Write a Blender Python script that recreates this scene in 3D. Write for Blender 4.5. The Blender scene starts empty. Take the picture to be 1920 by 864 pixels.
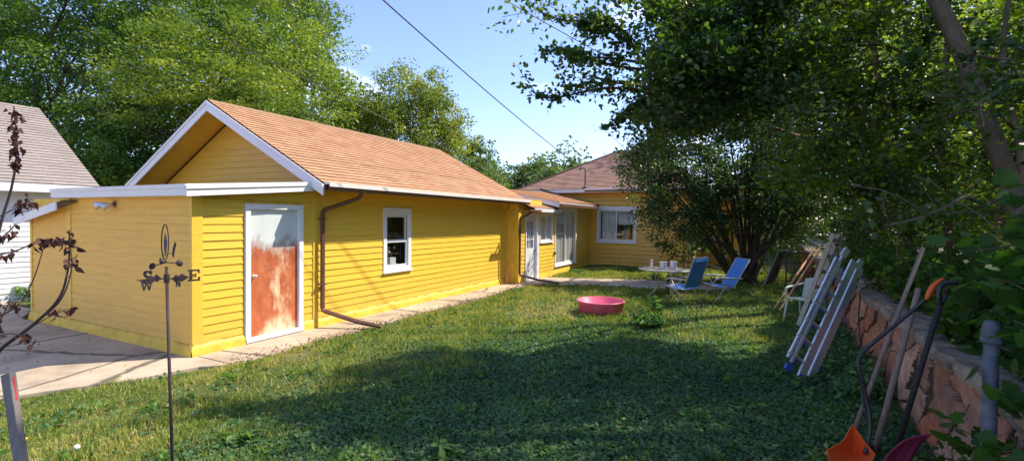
import bpy, math, random
import numpy as np
from mathutils import Vector, Matrix
R = math.radians
rng = np.random.default_rng(7)
random.seed(7)
S = bpy.context.scene
COL = S.collection

# ------------------------------------------------------------------ camera
CAM_H, FPX = 1.95, 925.56                       # eye height, focal length in px of the 1920 px wide photo
yaw, pitch, roll = 0.4773, -0.0242, 0.0119
cf = np.array([math.cos(yaw)*math.cos(pitch), math.sin(yaw)*math.cos(pitch), math.sin(pitch)])
cr0 = np.array([math.sin(yaw), -math.cos(yaw), 0.0]); cu0 = np.cross(cr0, cf)
cr = cr0*math.cos(roll) + cu0*math.sin(roll)
cu = -cr0*math.sin(roll) + cu0*math.cos(roll)
cam = bpy.data.cameras.new('camera'); camo = bpy.data.objects.new('camera', cam); COL.objects.link(camo)
camo.matrix_world = Matrix([[cr[0], cu[0], -cf[0], 0], [cr[1], cu[1], -cf[1], 0], [cr[2], cu[2], -cf[2], CAM_H], [0, 0, 0, 1]])
cam.sensor_width = 36.0; cam.lens = 36.0*FPX/1920.0
cam.clip_start = 0.05; cam.clip_end = 3000
S.camera = camo
def at(px, py, depth):                          # a point seen at a pixel, at a given distance in front
    return np.array([0, 0, CAM_H]) + (cf*FPX + cr*(px-960) - cu*(py-432))*(depth/FPX)
def gr(px, py, z=0.0):                          # the same, on a level surface
    d = cf*FPX + cr*(px-960) - cu*(py-432)
    return np.array([0, 0, CAM_H]) + d*((z-CAM_H)/d[2])

# ------------------------------------------------------------------ light
SUNV = Vector((0.60, -0.61, 1.0)).normalized()  # towards the sun
elev = math.asin(SUNV.z)
w = bpy.data.worlds.new('World'); S.world = w; w.use_nodes = True
nt = w.node_tree; N = nt.nodes; L = nt.links
for n in list(N): N.remove(n)
wo = N.new('ShaderNodeOutputWorld'); bg = N.new('ShaderNodeBackground'); sky = N.new('ShaderNodeTexSky')
sky.sky_type = 'NISHITA'; sky.sun_disc = False; sky.sun_elevation = elev
sky.sun_rotation = math.atan2(SUNV.x, SUNV.y); sky.air_density = 1.0; sky.dust_density = 0.4; sky.ozone_density = 2.0
tc = N.new('ShaderNodeTexCoord'); mp = N.new('ShaderNodeMapping'); mp.inputs['Scale'].default_value = (1.0, 1.0, 2.6)
ns = N.new('ShaderNodeTexNoise'); ns.inputs['Scale'].default_value = 3.2; ns.inputs['Detail'].default_value = 8; ns.inputs['Roughness'].default_value = .62
cr_ = N.new('ShaderNodeValToRGB'); cr_.color_ramp.elements[0].position = .56; cr_.color_ramp.elements[1].position = .74
cr_.color_ramp.elements[0].color = (0, 0, 0, 1); cr_.color_ramp.elements[1].color = (.75, .75, .75, 1)
mx = N.new('ShaderNodeMixRGB'); mx.inputs['Color2'].default_value = (7.5, 7.4, 7.6, 1)
L.new(tc.outputs['Generated'], mp.inputs['Vector']); L.new(mp.outputs[0], ns.inputs['Vector']); L.new(ns.outputs['Fac'], cr_.inputs[0])
tn = N.new('ShaderNodeMixRGB'); tn.blend_type = 'MULTIPLY'; tn.inputs[0].default_value = 1; tn.inputs['Color2'].default_value = (.82, .80, .98, 1); L.new(sky.outputs[0], tn.inputs['Color1'])
L.new(cr_.outputs[0], mx.inputs['Fac']); L.new(tn.outputs[0], mx.inputs['Color1']); L.new(mx.outputs[0], bg.inputs['Color'])
bg.inputs['Strength'].default_value = 0.15; L.new(bg.outputs[0], wo.inputs['Surface'])
sl = bpy.data.lights.new('sun', 'SUN'); sl.energy = 3.5; sl.angle = R(0.55); sl.color = (1, .9, .74)
so = bpy.data.objects.new('sun', sl); COL.objects.link(so); so.rotation_euler = SUNV.to_track_quat('Z', 'Y').to_euler(); so.location = (0, 0, 30)
S.view_settings.view_transform = 'Standard'; S.view_settings.look = 'None'; S.view_settings.gamma = 1; S.view_settings.exposure = 1.12
S.render.engine = 'CYCLES'
S.cycles.max_bounces = 8; S.cycles.transparent_max_bounces = 12; S.cycles.diffuse_bounces = 4; S.cycles.transmission_bounces = 4

# ------------------------------------------------------------------ materials
def newmat(name):
    m = bpy.data.materials.new(name); m.use_nodes = True
    return m, m.node_tree.nodes, m.node_tree.links, m.node_tree.nodes['Principled BSDF']
def c4(c): return (c[0], c[1], c[2], 1)
def ramp(N, pts):
    r = N.new('ShaderNodeValToRGB'); e = r.color_ramp.elements
    while len(e) > 1: e.remove(e[-1])
    e[0].position = pts[0][0]; e[0].color = c4(pts[0][1])
    for p, c in pts[1:]:
        k = e.new(p); k.color = c4(c)
    return r
def pm(name, c1, c2=None, scale=8, rough=.7, bump=0, bscale=60, metal=0, spec=.5, pts=None, detail=5, stretch=None):
    m, N, L, b = newmat(name)
    b.inputs['Roughness'].default_value = rough; b.inputs['Metallic'].default_value = metal
    b.inputs['Specular IOR Level'].default_value = spec
    tc = N.new('ShaderNodeTexCoord'); src = tc.outputs['Object']
    if stretch:
        mp = N.new('ShaderNodeMapping'); mp.inputs['Scale'].default_value = stretch; L.new(src, mp.inputs['Vector']); src = mp.outputs[0]
    if c2 is None and pts is None: b.inputs['Base Color'].default_value = c4(c1)
    else:
        n = N.new('ShaderNodeTexNoise'); n.inputs['Scale'].default_value = scale; n.inputs['Detail'].default_value = detail; n.inputs['Roughness'].default_value = .6
        L.new(src, n.inputs['Vector'])
        r = ramp(N, pts or [(.3, c1), (.7, c2)]); L.new(n.outputs['Fac'], r.inputs[0]); L.new(r.outputs[0], b.inputs['Base Color'])
    if bump:
        n2 = N.new('ShaderNodeTexNoise'); n2.inputs['Scale'].default_value = bscale; n2.inputs['Detail'].default_value = 4
        L.new(src, n2.inputs['Vector']); bp = N.new('ShaderNodeBump'); bp.inputs['Strength'].default_value = bump; bp.inputs['Distance'].default_value = .01
        L.new(n2.outputs['Fac'], bp.inputs['Height']); L.new(bp.outputs[0], b.inputs['Normal'])
    return m
def leafmat(name, cols, rough=.5, trans=.45, tcol=None, spec=.3):
    m, N, L, b = newmat(name)
    a = N.new('ShaderNodeAttribute'); a.attribute_name = 'tint'
    r = ramp(N, [(i/(len(cols)-1), c) for i, c in enumerate(cols)]); L.new(a.outputs['Fac'], r.inputs[0])
    L.new(r.outputs[0], b.inputs['Base Color']); b.inputs['Roughness'].default_value = rough; b.inputs['Specular IOR Level'].default_value = spec
    t = N.new('ShaderNodeBsdfTranslucent'); mixc = N.new('ShaderNodeMixRGB'); mixc.blend_type = 'MULTIPLY'; mixc.inputs[0].default_value = 1
    mixc.inputs['Color2'].default_value = c4(tcol or (2.6, 2.2, .8)); L.new(r.outputs[0], mixc.inputs['Color1']); L.new(mixc.outputs[0], t.inputs['Color'])
    ms = N.new('ShaderNodeMixShader'); ms.inputs[0].default_value = trans
    L.new(b.outputs[0], ms.inputs[1]); L.new(t.outputs[0], ms.inputs[2]); L.new(ms.outputs[0], N['Material Output'].inputs['Surface'])
    return m
def paintmat(name, c, dirt, rough=.45):
    # painted lap siding: slight unevenness along the boards, wear and dust low on the wall
    m, N, L, b = newmat(name); tc = N.new('ShaderNodeTexCoord')
    mp = N.new('ShaderNodeMapping'); mp.inputs['Scale'].default_value = (1.2, 1.2, 14); L.new(tc.outputs['Object'], mp.inputs['Vector'])
    n = N.new('ShaderNodeTexNoise'); n.inputs['Scale'].default_value = 1.6; n.inputs['Detail'].default_value = 6; L.new(mp.outputs[0], n.inputs['Vector'])
    r = ramp(N, [(.25, [x*.86 for x in c]), (.55, c), (.8, [min(1, x*1.06) for x in c])]); L.new(n.outputs['Fac'], r.inputs[0])
    n2 = N.new('ShaderNodeTexNoise'); n2.inputs['Scale'].default_value = 3.1; n2.inputs['Detail'].default_value = 9; n2.inputs['Roughness'].default_value = .75; L.new(tc.outputs['Object'], n2.inputs['Vector'])
    r2 = ramp(N, [(.60, (0, 0, 0)), (.78, (.5, .5, .5))]); L.new(n2.outputs['Fac'], r2.inputs[0])
    mi = N.new('ShaderNodeMixRGB'); L.new(r2.outputs[0], mi.inputs[0]); L.new(r.outputs[0], mi.inputs[1]); mi.inputs[2].default_value = c4(dirt)
    sxz = N.new('ShaderNodeSeparateXYZ'); L.new(tc.outputs['Object'], sxz.inputs[0]); mr = N.new('ShaderNodeMapRange'); mr.inputs['From Min'].default_value = .75; mr.inputs['From Max'].default_value = .1; L.new(sxz.outputs['Z'], mr.inputs['Value'])
    n4 = N.new('ShaderNodeTexNoise'); n4.inputs['Scale'].default_value = 5; n4.inputs['Detail'].default_value = 10; n4.inputs['Roughness'].default_value = .8; L.new(tc.outputs['Object'], n4.inputs['Vector'])
    mm = N.new('ShaderNodeMath'); mm.operation = 'MULTIPLY'; L.new(mr.outputs[0], mm.inputs[0]); L.new(n4.outputs['Fac'], mm.inputs[1]); m5 = N.new('ShaderNodeMath'); m5.operation = 'MULTIPLY'; m5.use_clamp = True; L.new(mm.outputs[0], m5.inputs[0]); m5.inputs[1].default_value = .55
    md = N.new('ShaderNodeMixRGB'); L.new(m5.outputs[0], md.inputs[0]); L.new(mi.outputs[0], md.inputs[1]); md.inputs[2].default_value = (.42, .27, .10, 1)
    L.new(md.outputs[0], b.inputs['Base Color']); b.inputs['Roughness'].default_value = rough
    bp = N.new('ShaderNodeBump'); bp.inputs['Strength'].default_value = .25; bp.inputs['Distance'].default_value = .004; L.new(n.outputs['Fac'], bp.inputs['Height']); L.new(bp.outputs[0], b.inputs['Normal'])
    return m
def shinglemat(name, c1, c2, c3):
    m, N, L, b = newmat(name); tc = N.new('ShaderNodeTexCoord')
    br = N.new('ShaderNodeTexBrick'); br.inputs['Scale'].default_value = 1; br.inputs['Brick Width'].default_value = .30; br.inputs['Row Height'].default_value = .135
    br.inputs['Mortar Size'].default_value = .006; br.inputs['Mortar Smooth'].default_value = .2; br.offset = .5; br.inputs['Bias'].default_value = 0
    br.inputs['Color1'].default_value = c4(c1); br.inputs['Color2'].default_value = c4(c2); br.inputs['Mortar'].default_value = c4([x*.5 for x in c1])
    L.new(tc.outputs['UV'], br.inputs['Vector'])
    n = N.new('ShaderNodeTexNoise'); n.inputs['Scale'].default_value = 2.2; n.inputs['Detail'].default_value = 8; n.inputs['Roughness'].default_value = .7; L.new(tc.outputs['UV'], n.inputs['Vector'])
    r = ramp(N, [(.35, (0, 0, 0)), (.7, (.55, .55, .55))]); L.new(n.outputs['Fac'], r.inputs[0])
    mi = N.new('ShaderNodeMixRGB'); L.new(r.outputs[0], mi.inputs[0]); L.new(br.outputs['Color'], mi.inputs[1]); mi.inputs[2].default_value = c4(c3)
    L.new(mi.outputs[0], b.inputs['Base Color']); b.inputs['Roughness'].default_value = .9; b.inputs['Specular IOR Level'].default_value = .2
    n3 = N.new('ShaderNodeTexNoise'); n3.inputs['Scale'].default_value = 90; L.new(tc.outputs['UV'], n3.inputs['Vector'])
    bp = N.new('ShaderNodeBump'); bp.inputs['Strength'].default_value = .5; bp.inputs['Distance'].default_value = .006; L.new(n3.outputs['Fac'], bp.inputs['Height']); L.new(bp.outputs[0], b.inputs['Normal'])
    return m
M = {}
YEL = (.82, .53, .06)
M['yellow'] = paintmat('yellow_paint', YEL, (.50, .30, .05))
M['yellow_shade'] = paintmat('yellow_paint_shade', (.86, .49, .09), (.80, .45, .09), .6)  # copy of the yellow paint with the end wall's shade tone mixed in
M['yellow_house'] = paintmat('yellow_paint_house', (.78, .45, .06), (.42, .24, .05))
M['yellow_flat'] = pm('yellow_masonry_paint', YEL, (.62, .36, .03), 5, .55, .6, 14)
M['white'] = pm('white_trim', (.74, .73, .76), (.82, .81, .82), 3, .45, .15, 30)
M['gutter'] = pm('brown_gutter', (.11, .055, .035), (.15, .08, .055), 4, .35)
M['lip'] = pm('gutter_lip', (.80, .77, .72), (.70, .66, .62), 7, .4)
M['white_siding'] = pm('white_siding', (.72, .74, .76), (.62, .64, .66), 3, .5)
M['roof'] = shinglemat('orange_shingle', (.52, .29, .155), (.37, .19, .10), (.54, .34, .21))
M['roof_house'] = shinglemat('rust_shingle', (.37, .215, .16), (.22, .12, .09), (.40, .26, .20))
M['roof_grey'] = shinglemat('taupe_shingle', (.31, .265, .235), (.255, .215, .19), (.34, .30, .27))
M['roof_edge'] = pm('shingle_edge', (.16, .09, .065), (.26, .15, .1), 30, .9)
M['dark'] = pm('dark_interior', (.03, .03, .032), rough=.9)
M['concrete'] = None
M['soil'] = None
M['curtain'] = pm('curtain_cloth', (.78, .77, .75), (.68, .67, .67), 3, .9)
M['wood_old'] = pm('weathered_wood', (.20, .14, .11), (.33, .25, .2), 5, .85, .6, 40, stretch=(6, 6, 1))
M['plank'] = pm('raw_plank', (.50, .25, .10), (.60, .34, .16), 4, .7, .3, 40)
M['wood_ladder'] = pm('painted_wood_ladder', (.42, .40, .32), (.55, .52, .44), 6, .8, .4, 50)
M['alu'] = pm('aluminium', (.62, .63, .66), (.72, .73, .75), 6, .38, metal=.75)
M['blueplastic'] = pm('blue_plastic', (.03, .06, .42), rough=.4)
M['black'] = pm('black_metal', (.022, .022, .028), (.035, .035, .04), 12, .4)
M['blackfoam'] = pm('black_grip', (.02, .018, .022), (.035, .03, .03), 30, .75, .5, 80)
M['orange'] = pm('orange_plastic', (.80, .10, .015), (.70, .13, .03), 6, .4)
M['maroon'] = pm('maroon_plastic', (.30, .03, .09), (.38, .05, .12), 6, .45)
M['galv'] = pm('galvanised', (.08, .09, .11), (.16, .17, .20), 18, .7, .2, 50, metal=.2)
M['rust'] = pm('rusty_iron', (.045, .03, .03), (.10, .06, .05), 14, .8, .3, 90)
M['pink'] = pm('pink_plastic', (.92, .13, .24), (.95, .20, .30), 5, .4)
M['chairblue'] = pm('blue_mesh_cloth', (.05, .19, .55), (.06, .22, .62), 20, .7, .3, 200)
M['frame'] = pm('beige_chair_frame', (.42, .40, .38), (.50, .48, .45), 8, .4, metal=.3)
M['tablemetal'] = pm('beige_table_frame', (.40, .38, .34), (.5, .47, .42), 8, .45, metal=.2)
M['can'] = pm('paint_can', (.55, .56, .62), (.66, .66, .70), 10, .4, metal=.3)
M['canpale'] = pm('can_rim', (.75, .74, .70), rough=.4)
M['plastic_green'] = pm('pale_green_plastic', (.40, .47, .42), (.48, .54, .49), 5, .5)
M['panel'] = pm('dark_panel', (.05, .055, .07), (.075, .08, .09), 10, .55)
M['brick'] = pm('red_brick', (.40, .17, .10), (.30, .12, .08), 14, .9, .5, 60)
M['chim'] = pm('chimney_stone', (.30, .26, .23), (.2, .17, .15), 9, .9, .5, 40)
M['bark'] = pm('brown_bark', (.10, .05, .03), (.19, .10, .065), 7, .9, 1, 26, stretch=(1, 1, .25))
M['bark_pale'] = pm('pale_bark', (.085, .058, .04), (.17, .12, .085), 6, .9, 1, 24, stretch=(1, 1, .35))
M['bark_dark'] = pm('dark_bark', (.07, .045, .035), (.13, .09, .07), 8, .9, 1, 26, stretch=(1, 1, .25))
M['asph'] = pm('street_surface', (.42, .37, .32), (.5, .44, .38), 4, .9)
M['door_white'] = pm('door_paint', (.72, .73, .76), (.66, .67, .7), 3, .45)
M['stake'] = pm('grey_stake', (.16, .14, .13), (.26, .22, .2), 12, .9, .6, 40, stretch=(4, 4, 1))
M['stake_red'] = pm('red_stake_paint', (.5, .03, .05), rough=.6)
M['deadleaf'] = leafmat('dead_leaves', [(.06, .03, .025), (.13, .055, .045), (.17, .08, .06)], .8, .15, (1.6, 1, .8))
M['leaf_back'] = leafmat('leaves_back', [(.04, .09, .016), (.08, .16, .024), (.15, .25, .035), (.26, .34, .05)], .42, .26)
M['leaf_back2'] = leafmat('leaves_yellowgreen', [(.05, .11, .018), (.10, .18, .028), (.18, .26, .042), (.28, .33, .06)], .42, .28)
M['leaf_far'] = leafmat('leaves_far', [(.06, .12, .05), (.10, .17, .06), (.15, .23, .07)], .6, .3)
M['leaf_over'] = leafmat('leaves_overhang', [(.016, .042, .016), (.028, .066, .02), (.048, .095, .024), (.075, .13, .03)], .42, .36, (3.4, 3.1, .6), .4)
M['leaf_thicket'] = leafmat('leaves_thicket', [(.04, .09, .015), (.07, .13, .02), (.11, .18, .03), (.15, .21, .035)], .45, .5, (3.2, 2.8, .6), .4)
M['leaf_lilac'] = leafmat('leaves_lilac', [(.025, .06, .02), (.04, .085, .025), (.065, .12, .03)], .42, .35, (2.8, 2.4, .7), .45)
M['leaf_vine'] = leafmat('leaves_vine', [(.025, .065, .014), (.04, .10, .02), (.07, .15, .028)], .6, .4, (2.6, 2.6, .7), .2)
M['grassblade'] = leafmat('grass_blades', [(.08, .14, .03), (.16, .24, .045), (.28, .34, .07), (.48, .42, .17)], .55, .35, (1.7, 1.6, .8))
M['groundleaf'] = leafmat('ground_leaves', [(.042, .10, .045), (.065, .14, .055), (.10, .19, .07), (.16, .28, .075)], .62, .25, (2.0, 2.2, .9), .25)
M['weed'] = leafmat('weed_leaves', [(.06, .13, .03), (.09, .19, .04), (.14, .26, .06)], .5, .35, (1.9, 1.9, .8))

def concrete():
    m, N, L, b = newmat('old_concrete'); tc = N.new('ShaderNodeTexCoord')
    n = N.new('ShaderNodeTexNoise'); n.inputs['Scale'].default_value = 1.1; n.inputs['Detail'].default_value = 10; n.inputs['Roughness'].default_value = .65; L.new(tc.outputs['Object'], n.inputs['Vector'])
    r = ramp(N, [(.3, (.25, .19, .13)), (.46, (.41, .33, .235)), (.58, (.50, .405, .29)), (.72, (.58, .475, .35))]); L.new(n.outputs['Fac'], r.inputs[0])
    v = N.new('ShaderNodeTexVoronoi'); v.feature = 'DISTANCE_TO_EDGE'; v.inputs['Scale'].default_value = .42
    nn = N.new('ShaderNodeTexNoise'); nn.inputs['Scale'].default_value = 3; nn.inputs['Detail'].default_value = 5; L.new(tc.outputs['Object'], nn.inputs['Vector'])
    ad = N.new('ShaderNodeMixRGB'); ad.inputs[0].default_value = .13; L.new(tc.outputs['Object'], ad.inputs[1]); L.new(nn.outputs['Color'], ad.inputs[2]); L.new(ad.outputs[0], v.inputs['Vector'])
    rc = ramp(N, [(0, (1, 1, 1)), (.006, (.8, .8, .8)), (.013, (0, 0, 0))]); L.new(v.outputs['Distance'], rc.inputs[0])
    mi = N.new('ShaderNodeMixRGB'); L.new(rc.outputs[0], mi.inputs[0]); L.new(r.outputs[0], mi.inputs[1]); mi.inputs[2].default_value = (.10, .085, .065, 1)
    L.new(mi.outputs[0], b.inputs['Base Color']); b.inputs['Roughness'].default_value = .88
    n2 = N.new('ShaderNodeTexNoise'); n2.inputs['Scale'].default_value = 45; n2.inputs['Detail'].default_value = 5; L.new(tc.outputs['Object'], n2.inputs['Vector'])
    bp = N.new('ShaderNodeBump'); bp.inputs['Strength'].default_value = .4; bp.inputs['Distance'].default_value = .008; L.new(n2.outputs['Fac'], bp.inputs['Height']); L.new(bp.outputs[0], b.inputs['Normal'])
    return m
M['concrete'] = concrete()
def soil():
    m, N, L, b = newmat('lawn_soil'); tc = N.new('ShaderNodeTexCoord')
    n = N.new('ShaderNodeTexNoise'); n.inputs['Scale'].default_value = .7; n.inputs['Detail'].default_value = 9; n.inputs['Roughness'].default_value = .7; L.new(tc.outputs['Object'], n.inputs['Vector'])
    r = ramp(N, [(.3, (.05, .075, .022)), (.48, (.09, .12, .035)), (.6, (.17, .16, .065)), (.72, (.27, .20, .12))]); L.new(n.outputs['Fac'], r.inputs[0])
    L.new(r.outputs[0], b.inputs['Base Color']); b.inputs['Roughness'].default_value = .95; b.inputs['Specular IOR Level'].default_value = .1
    n2 = N.new('ShaderNodeTexNoise'); n2.inputs['Scale'].default_value = 30; n2.inputs['Detail'].default_value = 6; L.new(tc.outputs['Object'], n2.inputs['Vector'])
    bp = N.new('ShaderNodeBump'); bp.inputs['Strength'].default_value = 1; bp.inputs['Distance'].default_value = .03; L.new(n2.outputs['Fac'], bp.inputs['Height']); L.new(bp.outputs[0], b.inputs['Normal'])
    return m
M['soil'] = soil()
def stone():
    m, N, L, b = newmat('red_fieldstone'); tc = N.new('ShaderNodeTexCoord')
    a = N.new('ShaderNodeAttribute'); a.attribute_name = 'tint'
    r = ramp(N, [(0, (.10, .075, .055)), (.12, (.13, .095, .07)), (.14, (.30, .12, .08)), (.3, (.56, .36, .25)), (.45, (.45, .20, .13)), (.6, (.68, .30, .18)), (.72, (.33, .22, .17)), (.84, (.62, .40, .30)), (1, (.52, .20, .12))]); L.new(a.outputs['Fac'], r.inputs[0])
    n = N.new('ShaderNodeTexNoise'); n.inputs['Scale'].default_value = 7; n.inputs['Detail'].default_value = 9; n.inputs['Roughness'].default_value = .7; L.new(tc.outputs['Object'], n.inputs['Vector'])
    r2 = ramp(N, [(.35, (.55, .52, .48)), (.65, (1.1, 1.05, 1.0))]); L.new(n.outputs['Fac'], r2.inputs[0])
    mi = N.new('ShaderNodeMixRGB'); mi.blend_type = 'MULTIPLY'; mi.inputs[0].default_value = 1; L.new(r.outputs[0], mi.inputs[1]); L.new(r2.outputs[0], mi.inputs[2])
    L.new(mi.outputs[0], b.inputs['Base Color']); b.inputs['Roughness'].default_value = .9; b.inputs['Specular IOR Level'].default_value = .2
    n2 = N.new('ShaderNodeTexNoise'); n2.inputs['Scale'].default_value = 28; n2.inputs['Detail'].default_value = 7; L.new(tc.outputs['Object'], n2.inputs['Vector'])
    bp = N.new('ShaderNodeBump'); bp.inputs['Strength'].default_value = .8; bp.inputs['Distance'].default_value = .015; L.new(n2.outputs['Fac'], bp.inputs['Height']); L.new(bp.outputs[0], b.inputs['Normal'])
    return m
M['stone'] = stone()
M['cap'] = pm('wall_cap_concrete', (.10, .08, .055), (.36, .29, .22), 5, .95, 1, 22, detail=10, pts=[(.32, (.10, .085, .05)), (.45, (.22, .17, .13)), (.6, (.33, .27, .21)), (.72, (.20, .19, .10))])
def rustdoor():
    m, N, L, b = newmat('rusted_door_paint'); tc = N.new('ShaderNodeTexCoord'); sx = N.new('ShaderNodeSeparateXYZ'); L.new(tc.outputs['UV'], sx.inputs[0])
    def noise(s, d=8, rg=.65):
        n = N.new('ShaderNodeTexNoise'); n.inputs['Scale'].default_value = s; n.inputs['Detail'].default_value = d; n.inputs['Roughness'].default_value = rg; L.new(tc.outputs['UV'], n.inputs['Vector']); return n.outputs['Fac']
    def mth(op, a, b_, c=None):
        n = N.new('ShaderNodeMath'); n.operation = op
        for i, v in enumerate((a, b_, c)):
            if v is None: continue
            if isinstance(v, (int, float)): n.inputs[i].default_value = v
            else: L.new(v, n.inputs[i])
        return n.outputs[0]
    big = noise(3.0); fine = noise(9)
    # rust from the threshold to two thirds up, ragged upper edge
    up = mth('MULTIPLY_ADD', big, -.55, 0.0); up = mth('ADD', up, mth('MULTIPLY', fine, -.18)); up = mth('ADD', up, 1.13)
    d1 = mth('SUBTRACT', up, sx.outputs['Y']); rustf = mth('MULTIPLY', d1, 9); 
    cl = N.new('ShaderNodeClamp'); L.new(rustf, cl.inputs[0])
    # pale patches in a column right of the middle
    cx = mth('ABSOLUTE', mth('SUBTRACT', sx.outputs['X'], .60), 0); col = mth('SUBTRACT', mth('MULTIPLY_ADD', noise(4.2), 1.55, -.62), mth('MULTIPLY', cx, .95))
    low = mth('MULTIPLY', mth('SUBTRACT', .16, sx.outputs['Y']), 2.2); low = mth('MAXIMUM', low, 0); col = mth('ADD', col, low)
    r3 = ramp(N, [(-.0, (0, 0, 0)), (.12, (.4, .4, .4)), (.34, (1, 1, 1))]); L.new(col, r3.inputs[0])
    rr = ramp(N, [(.3, (.36, .085, .03)), (.5, (.50, .13, .05)), (.7, (.60, .21, .09))]); L.new(noise(6), rr.inputs[0])
    m1 = N.new('ShaderNodeMixRGB'); L.new(r3.outputs[0], m1.inputs[0]); L.new(rr.outputs[0], m1.inputs[1]); m1.inputs[2].default_value = (.80, .62, .40, 1)
    edge = ramp(N, [(0, (1, 1, 1)), (.10, (.2, .2, .2)), (.2, (0, 0, 0))]); L.new(d1, edge.inputs[0])
    m2 = N.new('ShaderNodeMixRGB'); L.new(edge.outputs[0], m2.inputs[0]); L.new(m1.outputs[0], m2.inputs[1]); m2.inputs[2].default_value = (.17, .05, .03, 1)
    pt = ramp(N, [(.35, (.56, .62, .62)), (.65, (.66, .70, .69))]); L.new(noise(3), pt.inputs[0])
    m3 = N.new('ShaderNodeMixRGB'); L.new(cl.outputs[0], m3.inputs[0]); L.new(pt.outputs[0], m3.inputs[1]); L.new(m2.outputs[0], m3.inputs[2])
    L.new(m3.outputs[0], b.inputs['Base Color']); b.inputs['Roughness'].default_value = .6
    return m
M['rustdoor'] = rustdoor()
def glass():
    m, N, L, b = newmat('window_glass'); g = N.new('ShaderNodeBsdfGlossy'); g.inputs['Roughness'].default_value = .015; t = N.new('ShaderNodeBsdfTransparent'); t.inputs['Color'].default_value = (.94, .95, .95, 1)
    lw = N.new('ShaderNodeLayerWeight'); pw_ = N.new('ShaderNodeMath'); pw_.operation = 'POWER'; pw_.inputs[1].default_value = 3.5; L.new(lw.outputs['Facing'], pw_.inputs[0]); fr = N.new('ShaderNodeMath'); fr.operation = 'MULTIPLY_ADD'; fr.inputs[1].default_value = .55; fr.inputs[2].default_value = .05; L.new(pw_.outputs[0], fr.inputs[0]); ms = N.new('ShaderNodeMixShader')
    L.new(fr.outputs[0], ms.inputs[0]); L.new(t.outputs[0], ms.inputs[1]); L.new(g.outputs[0], ms.inputs[2]); L.new(ms.outputs[0], N['Material Output'].inputs['Surface'])
    return m
M['glass'] = glass()
def tableglass():
    m, N, L, b = newmat('frosted_table_glass'); b.inputs['Base Color'].default_value = (.20, .20, .17, 1); b.inputs['Roughness'].default_value = .5
    return m
M['tableglass'] = tableglass()

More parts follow.
